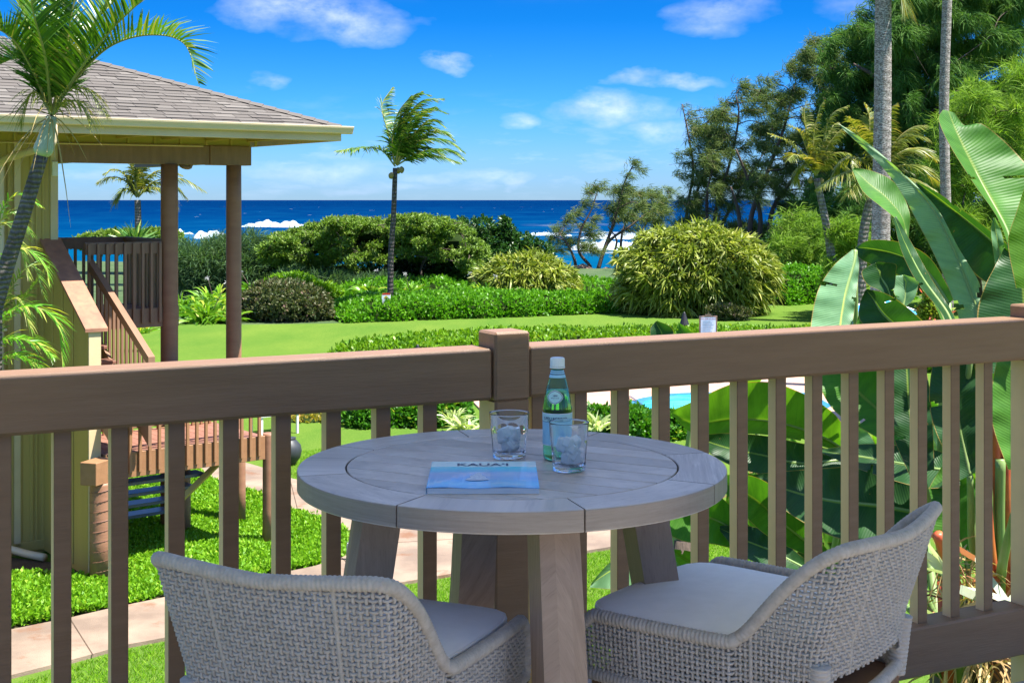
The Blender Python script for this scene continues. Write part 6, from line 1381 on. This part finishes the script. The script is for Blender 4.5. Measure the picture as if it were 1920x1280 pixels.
put(pA, cA, [(1905, 540), (1890, 455), (1905, 400), (1925, 340)], [(1990, 540), (1990, 455), (1985, 380), (1960, 320)], 5.2, 5.3, BL_B, fold=.04, tilt=.2, st=False)
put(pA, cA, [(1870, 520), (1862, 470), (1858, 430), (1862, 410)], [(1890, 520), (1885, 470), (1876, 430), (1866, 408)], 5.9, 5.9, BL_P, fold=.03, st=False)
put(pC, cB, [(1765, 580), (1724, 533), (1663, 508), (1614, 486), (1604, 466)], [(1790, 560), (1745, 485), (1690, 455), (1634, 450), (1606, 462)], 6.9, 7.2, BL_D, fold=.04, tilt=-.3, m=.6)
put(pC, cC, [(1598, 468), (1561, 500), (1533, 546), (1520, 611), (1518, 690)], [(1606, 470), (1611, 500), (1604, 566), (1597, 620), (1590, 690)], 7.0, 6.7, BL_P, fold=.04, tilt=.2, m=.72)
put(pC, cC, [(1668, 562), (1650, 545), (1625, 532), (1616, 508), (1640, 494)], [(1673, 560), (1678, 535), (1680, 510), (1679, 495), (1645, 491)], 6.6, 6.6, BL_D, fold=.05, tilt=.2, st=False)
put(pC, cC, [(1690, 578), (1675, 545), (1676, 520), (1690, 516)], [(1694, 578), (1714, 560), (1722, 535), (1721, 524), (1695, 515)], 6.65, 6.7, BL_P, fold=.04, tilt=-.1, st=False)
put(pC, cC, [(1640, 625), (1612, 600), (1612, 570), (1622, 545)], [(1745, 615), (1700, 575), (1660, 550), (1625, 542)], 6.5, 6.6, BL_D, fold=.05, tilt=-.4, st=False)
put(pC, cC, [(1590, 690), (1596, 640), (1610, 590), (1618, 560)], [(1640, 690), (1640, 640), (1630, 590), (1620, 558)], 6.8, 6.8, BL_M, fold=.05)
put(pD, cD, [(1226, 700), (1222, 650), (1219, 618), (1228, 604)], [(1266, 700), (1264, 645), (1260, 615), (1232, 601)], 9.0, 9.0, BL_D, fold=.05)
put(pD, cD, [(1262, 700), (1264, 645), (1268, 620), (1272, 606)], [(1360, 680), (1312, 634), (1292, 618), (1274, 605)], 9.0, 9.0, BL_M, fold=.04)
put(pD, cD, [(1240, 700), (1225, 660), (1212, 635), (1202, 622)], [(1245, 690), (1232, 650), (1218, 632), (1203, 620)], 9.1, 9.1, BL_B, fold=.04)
# below the rail
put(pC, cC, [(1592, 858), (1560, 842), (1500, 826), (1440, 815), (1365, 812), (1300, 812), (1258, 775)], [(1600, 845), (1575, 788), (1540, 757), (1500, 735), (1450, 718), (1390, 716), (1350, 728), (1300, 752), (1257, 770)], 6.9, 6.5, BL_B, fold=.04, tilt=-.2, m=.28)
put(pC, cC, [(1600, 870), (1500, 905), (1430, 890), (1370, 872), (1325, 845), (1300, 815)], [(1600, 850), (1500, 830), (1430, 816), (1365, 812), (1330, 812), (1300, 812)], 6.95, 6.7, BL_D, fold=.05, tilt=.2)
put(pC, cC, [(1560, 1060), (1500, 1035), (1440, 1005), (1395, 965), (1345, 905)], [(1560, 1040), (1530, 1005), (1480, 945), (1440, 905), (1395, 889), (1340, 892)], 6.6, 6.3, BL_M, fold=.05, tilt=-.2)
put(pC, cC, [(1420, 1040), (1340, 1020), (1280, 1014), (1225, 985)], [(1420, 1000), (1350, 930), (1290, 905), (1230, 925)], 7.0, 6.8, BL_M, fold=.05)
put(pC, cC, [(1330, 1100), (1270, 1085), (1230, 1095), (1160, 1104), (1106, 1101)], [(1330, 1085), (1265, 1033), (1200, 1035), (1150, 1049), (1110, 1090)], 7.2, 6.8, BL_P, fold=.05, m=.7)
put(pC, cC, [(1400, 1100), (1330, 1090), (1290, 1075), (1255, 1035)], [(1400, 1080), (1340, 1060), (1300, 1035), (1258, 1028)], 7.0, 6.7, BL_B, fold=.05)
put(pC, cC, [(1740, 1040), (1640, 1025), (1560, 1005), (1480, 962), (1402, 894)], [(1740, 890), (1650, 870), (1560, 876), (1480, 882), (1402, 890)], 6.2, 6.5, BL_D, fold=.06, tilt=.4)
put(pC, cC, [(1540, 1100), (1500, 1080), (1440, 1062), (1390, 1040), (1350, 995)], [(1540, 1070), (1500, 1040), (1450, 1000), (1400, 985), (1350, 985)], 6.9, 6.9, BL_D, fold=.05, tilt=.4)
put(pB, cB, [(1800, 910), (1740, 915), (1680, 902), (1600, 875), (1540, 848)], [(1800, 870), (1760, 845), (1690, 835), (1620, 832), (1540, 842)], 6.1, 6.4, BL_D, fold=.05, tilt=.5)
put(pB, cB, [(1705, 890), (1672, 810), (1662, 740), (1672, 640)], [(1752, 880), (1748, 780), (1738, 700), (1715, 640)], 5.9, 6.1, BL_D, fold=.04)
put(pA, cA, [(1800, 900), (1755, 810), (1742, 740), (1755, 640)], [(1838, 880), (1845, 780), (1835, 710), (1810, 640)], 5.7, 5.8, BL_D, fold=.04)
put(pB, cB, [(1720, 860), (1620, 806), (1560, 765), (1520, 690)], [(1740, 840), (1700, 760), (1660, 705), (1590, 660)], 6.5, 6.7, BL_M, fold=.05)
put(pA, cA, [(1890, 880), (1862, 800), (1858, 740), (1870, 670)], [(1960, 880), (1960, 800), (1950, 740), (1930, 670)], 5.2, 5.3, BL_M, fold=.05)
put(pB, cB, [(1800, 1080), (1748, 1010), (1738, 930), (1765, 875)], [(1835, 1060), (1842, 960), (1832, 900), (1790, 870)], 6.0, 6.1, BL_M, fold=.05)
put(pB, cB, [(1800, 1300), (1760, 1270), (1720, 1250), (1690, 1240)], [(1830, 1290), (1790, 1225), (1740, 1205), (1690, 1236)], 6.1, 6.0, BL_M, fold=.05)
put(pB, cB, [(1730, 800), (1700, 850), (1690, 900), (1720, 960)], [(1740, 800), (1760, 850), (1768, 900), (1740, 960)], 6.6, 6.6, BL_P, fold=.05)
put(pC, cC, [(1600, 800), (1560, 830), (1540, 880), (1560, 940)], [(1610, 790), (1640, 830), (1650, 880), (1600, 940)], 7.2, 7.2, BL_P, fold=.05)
rl = random.Random(21)
for i in range(30):
    x, y = rl.uniform(1350, 1900), rl.uniform(720, 1180); a = rl.uniform(-2.9, -.2); L_ = rl.uniform(110, 200); w = rl.uniform(26, 46); cx_, cy_ = math.cos(a), math.sin(a); nx_, ny_ = -cy_, cx_
    mid = [(x + cx_ * L_ * t, y + cy_ * L_ * t + 50 * t * t) for t in (0, .25, .5, .75, 1)]; pr = (.25, .9, 1, .75, .04); dd = rl.uniform(7.2, 8.8)
    pl, cr = ((pC, cC), (pB, cB), (pA, cA))[0 if x < 1620 else (1 if x < 1800 else 2)]
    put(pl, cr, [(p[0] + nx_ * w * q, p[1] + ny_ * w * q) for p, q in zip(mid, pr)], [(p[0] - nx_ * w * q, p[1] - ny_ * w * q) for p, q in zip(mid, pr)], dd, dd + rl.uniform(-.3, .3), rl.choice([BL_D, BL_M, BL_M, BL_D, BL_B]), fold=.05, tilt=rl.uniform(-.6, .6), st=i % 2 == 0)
for (a, b, m_) in [((1866, 790), (1886, 1110), PETR), ((1884, 800), (1900, 1110), PETR), ((1898, 700), (1905, 1110), PET), ((1876, 860), (1880, 1110), PET), ((1848, 900), (1870, 1120), PETR), ((1758, 1000), (1800, 1110), PETR)]:
    obj('petiole', MB().tube(crv([W(a[0], a[1], 5.7), W((a[0] + b[0]) / 2 - 3, (a[1] + b[1]) / 2, 5.75), W(b[0], b[1], 5.8)], 6), .022, 8), m_, pA, world=True, smooth=True)
# pale spathes, dry fibres and a few stalks at the crown
L_SPA = leafm('pale_spathe', (.40, .45, .32), (.62, .62, .50), .25, .4, .4, (.55, .2, .15)); L_DRY = leafm('dry_fibre', (.35, .22, .09), (.62, .46, .22), .2, .7, .2, (.2, .09, .04))
def spray(par, px, py, d, n, L, w, mat, nm, droop=.2, up=.4, sx_=.6):
    c = np.array([list(W(px, py, d))]); D = rand_dirs(n, up); fb = FB(); fb.strips(np.repeat(c, n, 0) + RG.normal(size=(n, 3)) * .07, D, L * RG.uniform(.5, 1.2, n), w, droop=droop, nseg=4, w0=.8); fb.build(nm, mat, par, kind='stuff')
spray(pB, 1762, 1100, 5.6, 9, .30, .045, L_SPA, 'spathes', .1, .8); spray(pB, 1875, 1110, 5.7, 8, .26, .04, L_SPA, 'spathes', .1, .8)
spray(pB, 1805, 1090, 5.8, 90, .22, .010, L_DRY, 'dry_fibres', .5, .1); spray(pB, 1800, 1180, 5.9, 80, .24, .012, L_DRY, 'dry_fibres', .6, -.2); spray(pA, 1850, 1230, 5.9, 70, .24, .012, L_DRY, 'dry_fibres', .6, -.2)
for i in range(7):
    x = 1770 + i * 22; obj('stem', MB().tube([W(x, 1090 + (i % 3) * 20, 6.0), W(x + 8, 1300, 6.05)], .032, 8), [PETR, PET, B_DARK][i % 3], pB, world=True, smooth=True)
for i, (x, y, d, s, lab) in enumerate([(1480, 1075, 11.5, .6, 'low leafy plant at the foot of the giant leaves, left'), (1600, 1085, 10.5, .6, 'low leafy plant under the giant leaves, middle'), (1700, 1100, 9.5, .6, 'low leafy plant under the giant leaves, near the dry stalks'), (1420, 930, 14, .6, 'dry straw clump glimpsed between the balusters')]):
    g_ = G(x, y + 260); rosette(x, y, d, lab, L_LILY if i < 3 else L_DRY, 50, s, .05, .5, 'undergrowth', 'plant')
